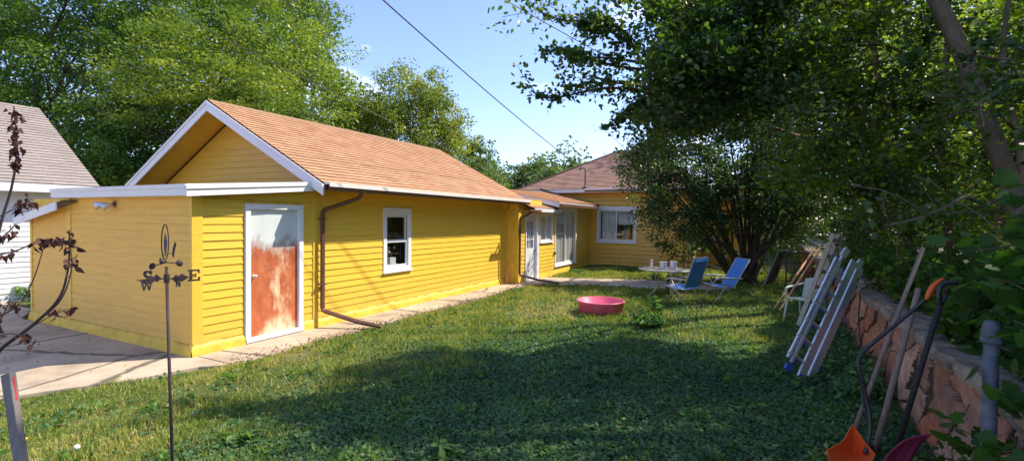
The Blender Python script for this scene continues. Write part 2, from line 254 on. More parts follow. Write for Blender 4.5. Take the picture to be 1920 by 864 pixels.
# ------------------------------------------------------------------ object helpers
BASE = [Vector((0, 0, 0))]
def tag(o, label=None, cat=None, group=None, kind=None):
    if label: o['label'] = label
    if cat: o['category'] = cat
    if group: o['group'] = group
    if kind: o['kind'] = kind
    return o
def thing(name, label, cat, loc=(0, 0, 0), rz=0, group=None, local=False):
    """Empty at the thing's base. Its parts are modelled in world coordinates unless local=True."""
    o = bpy.data.objects.new(name, None); o.empty_display_size = .2; COL.objects.link(o); o.location = loc; o.rotation_euler = (0, 0, rz)
    BASE[0] = Vector((0, 0, 0)) if local else Vector(loc)
    return tag(o, label, cat, group)
class MB:
    def __init__(s): s.v = []; s.f = []; s.uv = []; s.has_uv = False
    def add(s, vs, fs, uvs=None):
        n = len(s.v); s.v += [tuple(map(float, v)) for v in vs]; s.f += [tuple(n+i for i in f) for f in fs]
        if uvs: s.has_uv = True
        s.uv += uvs if uvs else [[(0, 0)]*len(f) for f in fs]
        return s
    def box(s, a, b):
        x0, x1 = sorted((a[0], b[0])); y0, y1 = sorted((a[1], b[1])); z0, z1 = sorted((a[2], b[2]))
        return s.add([(x0, y0, z0), (x1, y0, z0), (x1, y1, z0), (x0, y1, z0), (x0, y0, z1), (x1, y0, z1), (x1, y1, z1), (x0, y1, z1)],
                     [(0, 3, 2, 1), (4, 5, 6, 7), (0, 1, 5, 4), (1, 2, 6, 5), (2, 3, 7, 6), (3, 0, 4, 7)])
    def prism(s, poly, vec):
        n = len(poly); p = [Vector(q) for q in poly]; v = Vector(vec)
        return s.add([tuple(q) for q in p]+[tuple(q+v) for q in p], [tuple(range(n))[::-1], tuple(range(n, 2*n))]+[(i, (i+1) % n, n+(i+1) % n, n+i) for i in range(n)])
    def bar(s, p, q, wx, wy, up=(0, 0, 1)):
        p, q = Vector(p), Vector(q); d = (q-p).normalized(); u = Vector(up)
        if abs(d.dot(u)) > .98: u = Vector((1, 0, 0))
        a = d.cross(u).normalized()*wx/2; b = a.cross(d).normalized()*wy/2
        return s.prism([p-a-b, p+a-b, p+a+b, p-a+b], q-p)
    def tube(s, pts, r, n=8, cap=True):
        pts = [Vector(p) for p in pts]; m = len(pts); rs = r if hasattr(r, '__len__') else [r]*m
        vs = []; fs = []; a = None
        for i, p in enumerate(pts):
            d = (pts[min(i+1, m-1)]-pts[max(i-1, 0)]).normalized()
            if a is None:
                a = d.cross(Vector((0, 0, 1)));
                if a.length < .05: a = d.cross(Vector((1, 0, 0)))
                a.normalize()
            else: a = (a-d*a.dot(d)).normalized()
            b = d.cross(a)
            for k in range(n):
                t = 2*math.pi*k/n; vs.append(p+(a*math.cos(t)+b*math.sin(t))*rs[i])
        for i in range(m-1):
            for k in range(n): fs.append((i*n+k, i*n+(k+1) % n, (i+1)*n+(k+1) % n, (i+1)*n+k))
        if cap: fs += [tuple(range(n))[::-1], tuple(range((m-1)*n, m*n))]
        return s.add(vs, fs)
    def lathe(s, prof, c, n=24, sx=1, sy=1, close=False):
        vs = []; fs = []; m = len(prof)
        for (r, z) in prof:
            for k in range(n):
                t = 2*math.pi*k/n; vs.append((c[0]+r*sx*math.cos(t), c[1]+r*sy*math.sin(t), c[2]+z))
        for i in range(m-1):
            for k in range(n): fs.append((i*n+k, i*n+(k+1) % n, (i+1)*n+(k+1) % n, (i+1)*n+k))
        if close: fs += [tuple(range(n))[::-1], tuple(range((m-1)*n, m*n))]
        return s.add(vs, fs)
    def build(s, name, mat, parent=None, smooth=False, bevel=0, label=None):
        me = bpy.data.meshes.new(name); b = BASE[0] if parent is not None else Vector((0, 0, 0))
        me.from_pydata([(v[0]-b.x, v[1]-b.y, v[2]-b.z) for v in s.v], [], s.f)
        if s.has_uv:
            u = me.uv_layers.new(name='UVMap'); u.data.foreach_set('uv', [c for f in s.uv for p in f for c in p])
        me.materials.append(mat)
        if smooth: me.polygons.foreach_set('use_smooth', [True]*len(me.polygons))
        me.update(); o = bpy.data.objects.new(name, me); COL.objects.link(o)
        if parent is not None: o.parent = parent
        if bevel:
            m = o.modifiers.new('bevel', 'BEVEL'); m.width = bevel; m.segments = 2; m.limit_method = 'ANGLE'
        if label: o['label'] = label
        return o
def smoothpath(pts, k=6):
    P = [Vector(p) for p in pts]; out = []
    for i in range(len(P)-1):
        p0, p1, p2, p3 = P[max(i-1, 0)], P[i], P[i+1], P[min(i+2, len(P)-1)]
        for j in range(k):
            t = j/k; out.append(.5*((2*p1)+(p2-p0)*t+(2*p0-5*p1+4*p2-p3)*t*t+(3*p1-p0-3*p2+p3)*t**3))
    out.append(P[-1]); return out
def lerp_r(a, b, n, pw=1): return [a+(b-a)*(i/(n-1))**pw for i in range(n)]

# ------------------------------------------------------------------ foliage helpers (numpy, one mesh per crown)
def unit(a): return a/np.maximum(np.linalg.norm(a, axis=1, keepdims=True), 1e-9)
HEX = np.array([(0, 0), (.2, .24), (.5, .27), (1, 0), (.5, -.27), (.2, -.24)])
QUAD = np.array([(0, 0), (.45, .34), (1, 0), (.45, -.34)])
BLADE = np.array([(0, .5), (.0, -.5), (1, 0)])
OAK = np.array([(.06, 0), (-.06, .22), (.10, .42), (.28, .36), (.46, .52), (.62, .34), (.74, .30), (1, 0), (.74, -.30), (.62, -.34), (.46, -.52), (.28, -.36), (.10, -.42), (-.06, -.22)])
def leaf_mesh(name, C, size, mat, parent=None, up=.5, droop=-.25, shape=QUAD, dirs=None, fold=.12, tint=None, spread=1.0, bend=.0):
    n = len(C); size = np.broadcast_to(size, (n,)) if np.ndim(size) else np.full(n, size)
    size = size*rng.uniform(.65, 1.25, n)
    if dirs is None:
        d = rng.normal(size=(n, 3)); d[:, 2] = d[:, 2]*.6+droop; d = unit(d)
    else: d = unit(dirs)
    nm = rng.normal(size=(n, 3))*spread; nm[:, 2] += up*2; s = unit(np.cross(nm, d)); nn = unit(np.cross(d, s))
    k = len(shape); V = np.empty((n, k, 3))
    for i, (a, b) in enumerate(shape):
        V[:, i] = C+d*(a*size)[:, None]+s*(b*size)[:, None]+nn*((abs(b)*fold-bend*a*a)*size)[:, None]
    b0 = BASE[0] if parent is not None else Vector((0, 0, 0)); V -= np.array(b0)
    me = bpy.data.meshes.new(name); me.vertices.add(n*k); me.vertices.foreach_set('co', V.ravel())
    me.loops.add(n*k); me.loops.foreach_set('vertex_index', np.arange(n*k, dtype=np.int32))
    me.polygons.add(n); me.polygons.foreach_set('loop_start', np.arange(0, n*k, k, dtype=np.int32))
    try: me.polygons.foreach_set('loop_total', np.full(n, k, dtype=np.int32))
    except Exception: pass
    me.update(calc_edges=True)
    at_ = me.attributes.new('tint', 'FLOAT', 'FACE'); t = rng.uniform(0, 1, n) if tint is None else np.clip(tint+rng.normal(0, .13, n), 0, 1)
    at_.data.foreach_set('value', t.astype(np.float32)); me.materials.append(mat)
    o = bpy.data.objects.new(name, me); COL.objects.link(o)
    if parent is not None: o.parent = parent
    return o
def in_poly(x, y, P):
    P = np.array(P); c = np.zeros(len(x), bool); j = len(P)-1
    for i in range(len(P)):
        xi, yi = P[i]; xj, yj = P[j]
        with np.errstate(divide='ignore', invalid='ignore'):
            c ^= ((yi > y) != (yj > y)) & (x < (xj-xi)*(y-yi)/(yj-yi+1e-12)+xi)
        j = i
    return c
# ground areas (metres) that the sun reaches through gaps between the crowns
LIT = [[(9.6, 3.0), (9.4, 2.62), (11.2, 1.46), (12.9, -.05), (9.0, 0.0), (7.2, .10), (7.05, .42), (8.1, .7), (8.2, 1.5), (7.9, 2.4), (6.5, 2.98), (5.9, 3.05), (6.1, 3.68), (6.0, 4.53), (5.1, 4.8), (3.9, 4.85), (3.3, 5.5), (1.6, 6.7), (0, 12), (14, 7.5), (12.2, 5.2), (10.5, 4.9), (9.8, 3.9)],
       [(4.3, 3.5), (3.9, 3.9), (3.3, 4.6), (3.9, 4.7), (4.5, 4.0)]]
def sun_gaps(P, leak=.004):
    g = P[:, :2]+P[:, 2:3]*np.array([[-.60, .61]])
    wob = .18*np.sin(g[:, 0]*3.1+g[:, 1]*1.7)+.12*np.sin(g[:, 1]*5.3-g[:, 0]*2.2)
    hit = np.zeros(len(P), bool)
    for q in LIT: hit |= in_poly(g[:, 0]+wob, g[:, 1]+wob*.7, q)
    return ~hit | (rng.uniform(size=len(P)) < leak)
def clump_points(centers, n, r, flat=.6, sh=.45):
    c = np.repeat(np.array(centers), n, axis=0); o = rng.normal(size=c.shape); o = unit(o)*(rng.uniform(0, 1, (len(c), 1))**sh)
    rr = np.repeat(np.broadcast_to(r, (len(centers),)), n)[:, None]; o = o*rr; o[:, 2] *= flat
    return c+o
def lobe_centers(lobes, n, inner=.5):
    out = []; vol = np.array([l[3]*l[4]*l[5] for l in lobes])**.75; vol /= vol.sum()
    for l, f in zip(lobes, vol):
        k = max(3, int(n*f)); d = unit(rng.normal(size=(k, 3))); rad = rng.uniform(inner, 1.05, (k, 1))
        bump = 1+.14*np.sin(d[:, :1]*7+l[0])+.12*np.sin(d[:, 1:2]*9+l[1])+.1*np.sin(d[:, 2:3]*8)
        out.append(np.array(l[:3])+d*rad*bump*np.array(l[3:6]))
    return np.concatenate(out)
def limb(mb, a, b, r0, r1, sag=.1, n=7, sides=7):
    a = np.array(a, float); b = np.array(b, float); L_ = np.linalg.norm(b-a); pts = []
    w = rng.normal(size=3)*L_*.05; w2 = rng.normal(size=3)*L_*.025
    for i in range(n):
        t = i/(n-1); pts.append(a+(b-a)*t+w*math.sin(math.pi*t)+w2*math.sin(2*math.pi*t)+np.array([0, 0, sag*L_*math.sin(math.pi*t)]))
    mb.tube(pts, lerp_r(r0, r1, n), sides); return pts
def big_tree(name, label, base, lobes, leafmat_, barkm, n_cl, per, cl_r, leaf, cat='tree', group=None, r0=.25, tall=None, up=.5, droop=-.3, cull=False, shape=QUAD, inner=.5, flat=.6, tintshift=0, sh=.45):
    t = thing(name, label, cat, base, group=group); b = np.array(base, float); mb = MB()
    top = np.mean([l[:3] for l in lobes], axis=0); top = b+(top-b)*.55
    tr = limb(mb, b-[0, 0, .1], top, r0, r0*.5, .0, 9, 10)
    for l in lobes:
        s_ = tr[random.choice([3, 4, 5, 6, 7])]; e = np.array(l[:3]); lp = limb(mb, s_, e, r0*.34, .03, .06)
        for k in range(5):
            d = rng.normal(size=3); d /= np.linalg.norm(d); limb(mb, lp[random.choice([3, 4, 5])], e+d*np.array(l[3:6])*.85, .035, .01, .04, 5, 5)
    mb.build('trunk', barkm, t, smooth=True)
    C = lobe_centers(lobes, n_cl, inner); P = clump_points(C, per, cl_r*rng.uniform(.55, 1.4, len(C)), flat, sh)
    ct = np.repeat(rng.uniform(.2, .8, len(C)), per)+tintshift
    if cull: k = sun_gaps(P); P = P[k]; ct = ct[k]
    leaf_mesh('crown', P, leaf, leafmat_, t, up=up, droop=droop, shape=shape, tint=ct)
    return t

# ================================================================== THE SETTING
g = MB(); g.add([(-400, -400, -.05), (900, -400, -.05), (900, 900, -.05), (-400, 900, -.05)], [(0, 1, 2, 3)]); tag(g.build('ground', M['soil']), kind='structure')
# lawn as a gently uneven sheet
nx, ny = 110, 70; xs = np.linspace(-3, 24, nx); ys = np.linspace(-1.35, 7.6, ny); vs = []; fs = []
for j in range(ny):
    for i in range(nx):
        x, y = xs[i], ys[j]; z = -.012+.010*math.sin(x*1.7+y)+.008*math.sin(y*3.1-x*.8)
        if y < -.6: z += (-.6-y)*.10
        if x > 15.5: z += min(.10, (x-15.5)*.03)
        z -= .02*max(0, min(1, (y-6.0)/.3))
        vs.append((x, y, z))
for j in range(ny-1):
    for i in range(nx-1): fs.append((j*nx+i, j*nx+i+1, (j+1)*nx+i+1, (j+1)*nx+i))
o = MB().add(vs, fs).build('lawn', M['soil'], smooth=True); tag(o, kind='structure')
def gz(x, y):
    z = -.012+.010*np.sin(x*1.7+y)+.008*np.sin(y*3.1-x*.8); z = z+np.where(y < -.6, (-.6-y)*.10, 0)+np.where(x > 15.5, np.minimum(.10, (x-15.5)*.03), 0)
    return z-.02*np.clip((y-6.0)/.3, 0, 1)
# driveway and paths
def slab(name, poly, z, th=.12, mat=None): return tag(MB().prism([(x, y, z-th) for x, y in poly], (0, 0, th)).build(name, mat or M['concrete'], bevel=.008), kind='structure')
slab('driveway', [(4.02, 6.16), (3.75, 6.45), (3.1, 6.62), (2.4, 7.0), (1.6, 7.3), (.6, 8.2), (-1, 9.6), (-9, 14), (-9, 40), (4.4, 40), (4.4, 13.2), (3.9, 12.2), (4.02, 7.05)], .004)
slab('sidewalk', [(4.03, 6.13), (6.98, 6.22), (6.98, 7.02), (4.03, 7.04)], .008)
slab('sidewalk', [(7.0, 6.2), (10.2, 6.22), (10.2, 7.02), (7.0, 7.02)], .012)
slab('sidewalk', [(10.22, 6.22), (13.1, 6.16), (13.1, 7.02), (10.22, 7.02)], .006)
slab('path', [(13.12, 6.1), (13.6, 5.6), (14.3, 2.4), (14.9, .9), (15.9, .9), (16.3, 3.6), (15.0, 6.62), (13.12, 6.62)], .01)
# raised ground behind the retaining wall, and the street beyond it
tag(MB().add([(-6, -1.66, .93), (60, -1.66, .93), (60, -60, .93), (-6, -60, .93)], [(0, 3, 2, 1)]).build('upper_ground', M['soil']), kind='structure')
tag(MB().add([(19, -1.9, .96), (60, -1.9, .96), (60, -9, .96), (19, -7, .96)], [(0, 3, 2, 1)]).build('street', M['asph']), kind='structure')

# ================================================================== BUILDINGS
def grid_wall(mb, o, u, n, Lh, z0, z1, th, holes=()):
    """backing wall of thickness th behind the plane, leaving the holes open"""
    us = sorted({0, Lh, *[h[0] for h in holes], *[h[1] for h in holes]}); zs = sorted({z0, z1, *[h[2] for h in holes], *[h[3] for h in holes]})
    o, u, n = Vector(o), Vector(u), Vector(n)
    for i in range(len(us)-1):
        for j in range(len(zs)-1):
            a, b, c, d = us[i], us[i+1], zs[j], zs[j+1]
            if any(h[0] <= (a+b)/2 <= h[1] and h[2] <= (c+d)/2 <= h[3] for h in holes): continue
            p = o+u*a; q = o+u*b
            mb.prism([(p.x, p.y, c), (q.x, q.y, c), (q.x, q.y, d), (p.x, p.y, d)], -n*th)
def siding(mb, o, u, n, Lh, z0, z1, ex, holes=(), clip=None, t=.018):
    o, u, n = Vector(o), Vector(u), Vector(n); z = z0
    while z < z1-.01:
        zt = min(z+ex, z1); seg = [(0.0, Lh)] if clip is None else [clip((z+zt)/2)]
        for h in holes:
            if h[2] < zt-.02 and h[3] > z+.02:
                ns_ = []
                for a, b in seg:
                    if h[0] > a: ns_.append((a, min(b, h[0])))
                    if h[1] < b: ns_.append((max(a, h[1]), b))
                seg = [q for q in ns_ if q[1]-q[0] > .01]
        for a, b in seg:
            if b-a < .02: continue
            cuts = [a]; x = a+random.uniform(.8, 4.2)
            while x < b-.4: cuts.append(x); x += random.uniform(1.8, 4.2)
            cuts.append(b)
            for c0, c1 in zip(cuts[:-1], cuts[1:]):
                tt = t*random.uniform(.86, 1.12); dz = random.uniform(-.0015, .0015); p = o+u*(c0+.001); 
                pr = [(0, z+dz), (tt, z+dz), (.004, zt+.004), (0, zt+.004)]
                mb.prism([(p+n*a_).to_tuple()[:2]+(z_,) for a_, z_ in pr], u*(c1-c0-.002))
        z = zt
def roof_plane(mb, a, b, c, d, ex=.135, th=.028):
    """shingled plane: a-b eave edge, d-c upper edge (a below d); a real step at each course"""
    a, b, c, d = map(Vector, (a, b, c, d)); up = ((d-a)+(c-b))/2; Ls = up.length; k = max(1, round(Ls/ex)); nn = (b-a).cross(d-a).normalized()
    if nn.z < 0: nn = -nn
    ud = (b-a).normalized()
    for i in range(k):
        t0, t1 = i/k, (i+1)/k; p0 = a+(d-a)*t0; p1 = b+(c-b)*t0; q0 = a+(d-a)*t1; q1 = b+(c-b)*t1
        e = nn*.017; e2 = nn*.001; vs = [p0, p1, p1+e, p0+e, q0+e2, q1+e2]
        def uv(p, v): return ((p-a).dot(ud), v)
        v0 = i*.135; v1 = (i+1)*.135
        mb.add(vs, [(0, 1, 2, 3), (3, 2, 5, 4)], [[uv(p0, v0+.002), uv(p1, v0+.002), uv(p1, v0+.01), uv(p0, v0+.01)], [uv(p0, v0+.002), uv(p1, v0+.002), uv(q1, v1), uv(q0, v1)]])
    mb.add([a-nn*th, b-nn*th, c-nn*th, d-nn*th], [(3, 2, 1, 0)])
def window(par, o, u, n, w_, z0, z1, fr=.09, panes='double', mat='white', name='window', sillout=.03, glass=None):
    """trim frame standing proud of the siding, sashes and glass set in"""
    o, u, n = Vector(o), Vector(u), Vector(n)
    def bx(mb, a, b, c, d, f, bk): # u-range, z-range, front, back
        p = o+u*a+n*bk; q = o+u*b+n*f; mb.prism([(o+u*a+n*bk).to_tuple()[:2]+(c,), (o+u*b+n*bk).to_tuple()[:2]+(c,), (o+u*b+n*bk).to_tuple()[:2]+(d,), (o+u*a+n*bk).to_tuple()[:2]+(d,)], n*(f-bk))
    f = MB(); top = fr*1.5
    bx(f, 0, fr, z0, z1, sillout, -.02); bx(f, w_-fr, w_, z0, z1, sillout, -.02); bx(f, fr, w_-fr, z1-top, z1, sillout, -.02); bx(f, fr, w_-fr, z0, z0+fr*.8, sillout, -.02)
    fo = f.build(name, M[mat], par, bevel=.003)
    sl_ = MB(); bx(sl_, -.02, w_+.02, z0-.035, z0-.002, sillout+.03, 0.005); sl_.build('sill', M[mat], fo, bevel=.003)
    sa = MB(); a0, a1, c0, c1 = fr+.002, w_-fr-.002, z0+fr*.8+.002, z1-top-.002; sw = .042
    gl = MB()
    if panes == 'double':
        mid = (c0+c1)/2
        for (zz0, zz1, dep) in ((c0, mid+.012, -.005), (mid-.012, c1, -.035)):
            bx(sa, a0, a0+sw, zz0, zz1, dep, dep-.03); bx(sa, a1-sw, a1, zz0, zz1, dep, dep-.03); bx(sa, a0+sw, a1-sw, zz0, zz0+sw, dep, dep-.03); bx(sa, a0+sw, a1-sw, zz1-sw, zz1, dep, dep-.03)
            bx(gl, a0+sw, a1-sw, zz0+sw, zz1-sw, dep-.012, dep-.016)
    else:
        mid = (a0+a1)/2
        for (x0, x1, dep) in ((a0, mid+.015, -.005), (mid-.015, a1, -.035)):
            bx(sa, x0, x0+sw*.8, c0, c1, dep, dep-.03); bx(sa, x1-sw*.8, x1, c0, c1, dep, dep-.03); bx(sa, x0+sw*.8, x1-sw*.8, c0, c0+sw, dep, dep-.03); bx(sa, x0+sw*.8, x1-sw*.8, c1-sw, c1, dep, dep-.03)
            bx(gl, x0+sw*.8, x1-sw*.8, c0+sw, c1-sw, dep-.012, dep-.016)
    sa.build('sash', M['white'], fo); gl.build('glass', M['glass'], fo)
    return fo
def curtain(par, o, u, n, w_, z0, z1, back=-.14, waves=9, amp=.025):
    o, u, n = Vector(o), Vector(u), Vector(n); k = waves*8; top = []; bot = []
    for i in range(k+1):
        t = i/k; d = back+amp*math.sin(t*waves*2*math.pi)+.01*math.sin(t*17)
        top.append((o+u*(t*w_)+n*d).to_tuple()[:2]+(z1,)); bot.append((o+u*(t*w_+.02*math.sin(t*9))+n*(d*1.1)).to_tuple()[:2]+(z0,))
    return MB().add(top+bot, [(i, i+1, k+2+i, k+1+i) for i in range(k)]).build('curtain', M['curtain'], par, smooth=True)
def gutter(mb, lip, a, b, n, s=.11):
    a, b, n = Vector(a), Vector(b), Vector(n)
    prof = [(0, 0), (0, -s), (s*.75, -s), (s*1.0, -s*.45), (s*1.0, 0), (s*.93, 0), (s*.93, -s*.4), (s*.7, -s*.93), (.006, -s*.93), (.006, 0)]
    mb.prism([(a+n*x+Vector((0, 0, z))) for x, z in prof], b-a)
    lip.prism([(a+n*x+Vector((0, 0, z))) for x, z in [(-.03, .003), (s*1.0, .003), (s*1.04, -.035), (s*1.14, -.035), (s*1.14, .035), (-.03, .045)]], b-a)

WX0, WX1, WY = 3.99, 13.15, 6.99
# ---- long yellow outbuilding with lean-to
B = thing('outbuilding', 'long yellow clapboard outbuilding with orange gable roof and lean-to end with a rusty door', 'building', (WX0, WY, 0))
door = (4.74, 5.78, .06, 2.13); win = (7.755, 8.64, .82, 2.143)
dh = (door[0]-WX0, door[1]-WX0, -.1, door[3]); wh = (win[0]-WX0, win[1]-WX0, win[2], win[3])
wl = MB(); grid_wall(wl, (WX0, WY, 0), (1, 0, 0), (0, -1, 0), WX1-WX0, -.1, 2.19, .12, [dh, wh])
grid_wall(wl, (5.9, WY, 0), (1, 0, 0), (0, -1, 0), WX1-5.9, 2.19, 2.62, .12)
grid_wall(wl, (WX0, WY+.12, 0), (0, 1, 0), (-1, 0, 0), 4.75, -.1, 2.2, .12); wl.box((13.03, 7.0, -.1), (13.15, 12.3, 2.6)); wl.box((5.8, 12.2, -.1), (13.15, 12.32, 2.6)); wl.box((3.99, 11.85, -.1), (5.9, 11.97, 1.8))
wl.prism([(6.42, 6.9, 2.2), (6.42, 12.4, 2.2), (6.42, 12.4, 2.55), (6.42, 9.645, 4.02), (6.42, 6.9, 2.55)], (.1, 0, 0)); wl.prism([(13.0, 6.9, 2.2), (13.0, 12.4, 2.2), (13.0, 12.4, 2.55), (13.0, 9.645, 4.02), (13.0, 6.9, 2.55)], (.14, 0, 0))
wl.prism([(WX0+.002, WY+.003, 2.19), (5.92, WY+.003, 2.19), (5.92, WY+.003, 2.44), (WX0+.002, WY+.003, 2.2)], (0, .11, 0))
wl.build('wall', M['yellow_flat'], B)
fl = MB(); fl.box((4.1, 7.1, .05), (13.0, 12.2, .08)); fl.build('floor', M['dark'], B)
sd = MB()
siding(sd, (4.12, WY, 0), (1, 0, 0), (0, -1, 0), 5.99-4.12, .17, 2.19, .118, [(door[0]-.01-4.12, door[1]+.01-4.12, 0, door[3]+.01)])
siding(sd, (4.12, WY, 0), (1, 0, 0), (0, -1, 0), 1.87, 2.19, 2.46, .118, clip=lambda z: (max(0, (z-2.2)/.24*1.85), 1.87))
siding(sd, (6.09, WY, 0), (1, 0, 0), (0, -1, 0), 13.06-6.09, .17, 2.52, .118, [(win[0]-.005-6.09, win[1]+.005-6.09, win[2]-.04, win[3]+.005)])
sd.build('siding', M['yellow'], B); sd = MB()
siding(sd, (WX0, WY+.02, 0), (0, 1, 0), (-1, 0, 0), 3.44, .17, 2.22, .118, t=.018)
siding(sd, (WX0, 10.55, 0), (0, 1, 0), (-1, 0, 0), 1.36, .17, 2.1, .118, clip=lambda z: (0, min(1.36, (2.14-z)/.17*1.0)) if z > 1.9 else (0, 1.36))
sd.build('siding', M['yellow_shade'], B, label='end-wall siding with its shade tone put into the paint'); sd = MB()
siding(sd, (6.42, 6.9, 0), (0, 1, 0), (-1, 0, 0), 5.5, 2.42, 3.98, .125, clip=lambda z: ((z-2.44)/.53*1.0, 5.5-(z-2.44)/.53*1.0))
sd.build('siding', M['yellow_house'], B)
for a_, b_, m_ in (((3.966, 6.963, .0), (4.118, 7.01, 2.2), 'yellow'), ((5.992, 6.963, .12), (6.088, 6.99, 2.45), 'yellow'), ((13.06, 6.963, .02), (13.15, 6.99, 2.5), 'yellow'), ((3.963, 10.43, .02), (3.989, 10.55, 2.2), 'yellow'), ((3.963, 11.91, .02), (3.989, 11.98, 1.86), 'yellow')):
    MB().box(a_, b_).build('corner_board', M[m_], B, bevel=.004)
fd = MB()
def foundation(p, q, n, h=.165, seg=26):
    p, q, n = Vector(p), Vector(q), Vector(n); pts = []; fs_ = []
    for i in range(seg+1):
        b_ = p+(q-p)*i/seg; o1 = .03+.018*random.random(); hh = h+random.uniform(-.015, .012)
        pts += [b_+n*(o1+.03)+Vector((0, 0, -.06)), b_+n*o1+Vector((0, 0, hh*.55)), b_+n*.02+Vector((0, 0, hh)), b_+Vector((0, 0, hh))]
    for i in range(seg):
        for k in range(3): fs_.append((i*4+k, (i+1)*4+k, (i+1)*4+k+1, i*4+k+1))
    fd.add(pts, fs_)
foundation((3.95, 6.99, 0), (4.735, 6.99, 0), (0, -1, 0), seg=8); foundation((5.79, 6.99, 0), (13.15, 6.99, 0), (0, -1, 0), seg=70); foundation((3.99, 6.95, 0), (3.99, 12.0, 0), (-1, 0, 0), seg=46)
fd.build('foundation', M['yellow_flat'], B, smooth=True)
ro = MB(); roof_plane(ro, (5.80, 6.50, 2.50), (13.62, 6.50, 2.50), (13.42, 9.645, 4.16), (5.80, 9.645, 4.16)); roof_plane(ro, (13.62, 12.79, 2.50), (5.80, 12.79, 2.50), (5.80, 9.645, 4.16), (13.42, 9.645, 4.16))
rp = ro.build('roof', M['roof'], B)
rc = MB()
for i in range(38):
    x0 = 5.8+i*.2; rc.prism([(x0, 9.50, 4.100), (x0, 9.645, 4.185), (x0, 9.79, 4.100), (x0, 9.79, 4.09), (x0, 9.645, 4.172), (x0, 9.50, 4.09)], (.215, 0, 0))
rc.build('ridge_cap', M['roof'], rp)
sf = MB(); sf.prism([(5.83, 6.56, 2.44), (5.83, 9.645, 4.07), (5.83, 9.645, 4.09), (5.83, 6.56, 2.46)], (.6, 0, 0)); sf.prism([(5.83, 12.73, 2.44), (5.83, 9.645, 4.07), (5.83, 9.645, 4.09), (5.83, 12.73, 2.46)], (.6, 0, 0))
sf.prism([(6.42, 6.56, 2.44), (6.42, 6.99, 2.66), (6.42, 6.99, 2.69), (6.42, 6.56, 2.47)], (7.15, 0, 0)); sf.build('soffit', M['yellow'], B)
rk = MB()
for sgn in (-1, 1):
    y0 = 9.645+sgn*3.155; rk.prism([(5.775, 9.645, 3.955), (5.775, 9.645, 4.135), (5.775, y0, 2.47), (5.775, y0, 2.29)], (.028, 0, 0)); rk.prism([(5.758, 9.645, 4.095), (5.758, 9.645, 4.15), (5.758, y0, 2.485), (5.758, y0, 2.43)], (.016, 0, 0))
rk.build('rake_board', M['white'], B, bevel=.003)
gu = MB(); lp = MB(); gutter(gu, lp, (5.83, 6.50, 2.475), (13.60, 6.50, 2.475), (0, -1, 0), .10); gu.build('gutter', M['gutter'], B); lp.build('drip_edge', M['lip'], B)
# lean-to roofs
lr = MB(); roof_plane(lr, (3.84, 10.62, 2.345), (3.84, 6.80, 2.345), (6.40, 6.80, 2.56), (6.40, 10.62, 2.56), .14, .02); lr.build('roof', M['roof_house'], B, label='low shingled lean-to roof')
lr = MB(); roof_plane(lr, (3.80, 12.12, 1.84), (6.4, 12.12, 1.84), (6.4, 10.2, 2.16), (3.80, 10.2, 2.16), .14, .02); lr.build('roof', M['roof_grey'], B, label='small side roof sloping away left')
fa = MB(); fa.box((3.795, 6.80, 2.205), (3.822, 10.66, 2.345)); fa.box((3.78, 6.79, 2.30), (3.793, 10.67, 2.352))
fa.prism([(3.795, 6.775, 2.19), (3.795, 6.775, 2.345), (5.86, 6.775, 2.515), (5.86, 6.775, 2.37)], (0, .022, 0)); fa.prism([(3.78, 6.758, 2.285), (3.78, 6.758, 2.353), (5.80, 6.758, 2.52), (5.80, 6.758, 2.455)], (0, .015, 0))
fa.prism([(3.78, 12.12, 1.72), (3.78, 12.12, 1.86), (3.78, 10.45, 2.14), (3.78, 10.45, 2.0)], (.025, 0, 0)); fa.build('fascia', M['white'], B, bevel=.003)
so_ = MB(); so_.box((3.823, 6.80, 2.20), (3.989, 10.6, 2.215)); so_.build('soffit', M['white'], B)
# rusty door
df = MB(); x0, x1 = door[0], door[1]; df.box((x0, 6.945, .04), (x0+.085, 7.06, 2.13)); df.box((x1-.085, 6.945, .04), (x1, 7.06, 2.13)); df.box((x0+.087, 6.945, 2.045), (x1-.087, 7.06, 2.13)); df.box((x0, 6.925, .02), (x1, 7.07, .085))
dfr = df.build('door_frame', M['white'], B, bevel=.004)
dd = MB(); a, b = x0+.09, x1-.09; dd.add([(a, 6.995, .09), (b, 6.995, .09), (b, 6.995, 2.04), (a, 6.995, 2.04), (a, 7.035, .09), (b, 7.035, .09), (b, 7.035, 2.04), (a, 7.035, 2.04)], [(0, 1, 2, 3), (5, 4, 7, 6), (1, 5, 6, 2), (4, 0, 3, 7), (3, 2, 6, 7)], [[(0, 0), (1, 0), (1, 1), (0, 1)]]*5)
dr = dd.build('door', M['rustdoor'], B); kb = MB(); kb.lathe([(.0, 0), (.028, 0), (.028, .008), (.012, .012), (.012, .03), (.026, .04), (.028, .055), (.018, .066), (0, .068)], (0, 0, 0), 14)
kb.v = [(4.90+v[0], 6.992-v[2], 1.02+v[1]) for v in kb.v]; kb.build('door_knob', M['alu'], dr, smooth=True)
window(B, (win[0], WY, 0), (1, 0, 0), (0, -1, 0), win[1]-win[0], win[2], win[3], .10)
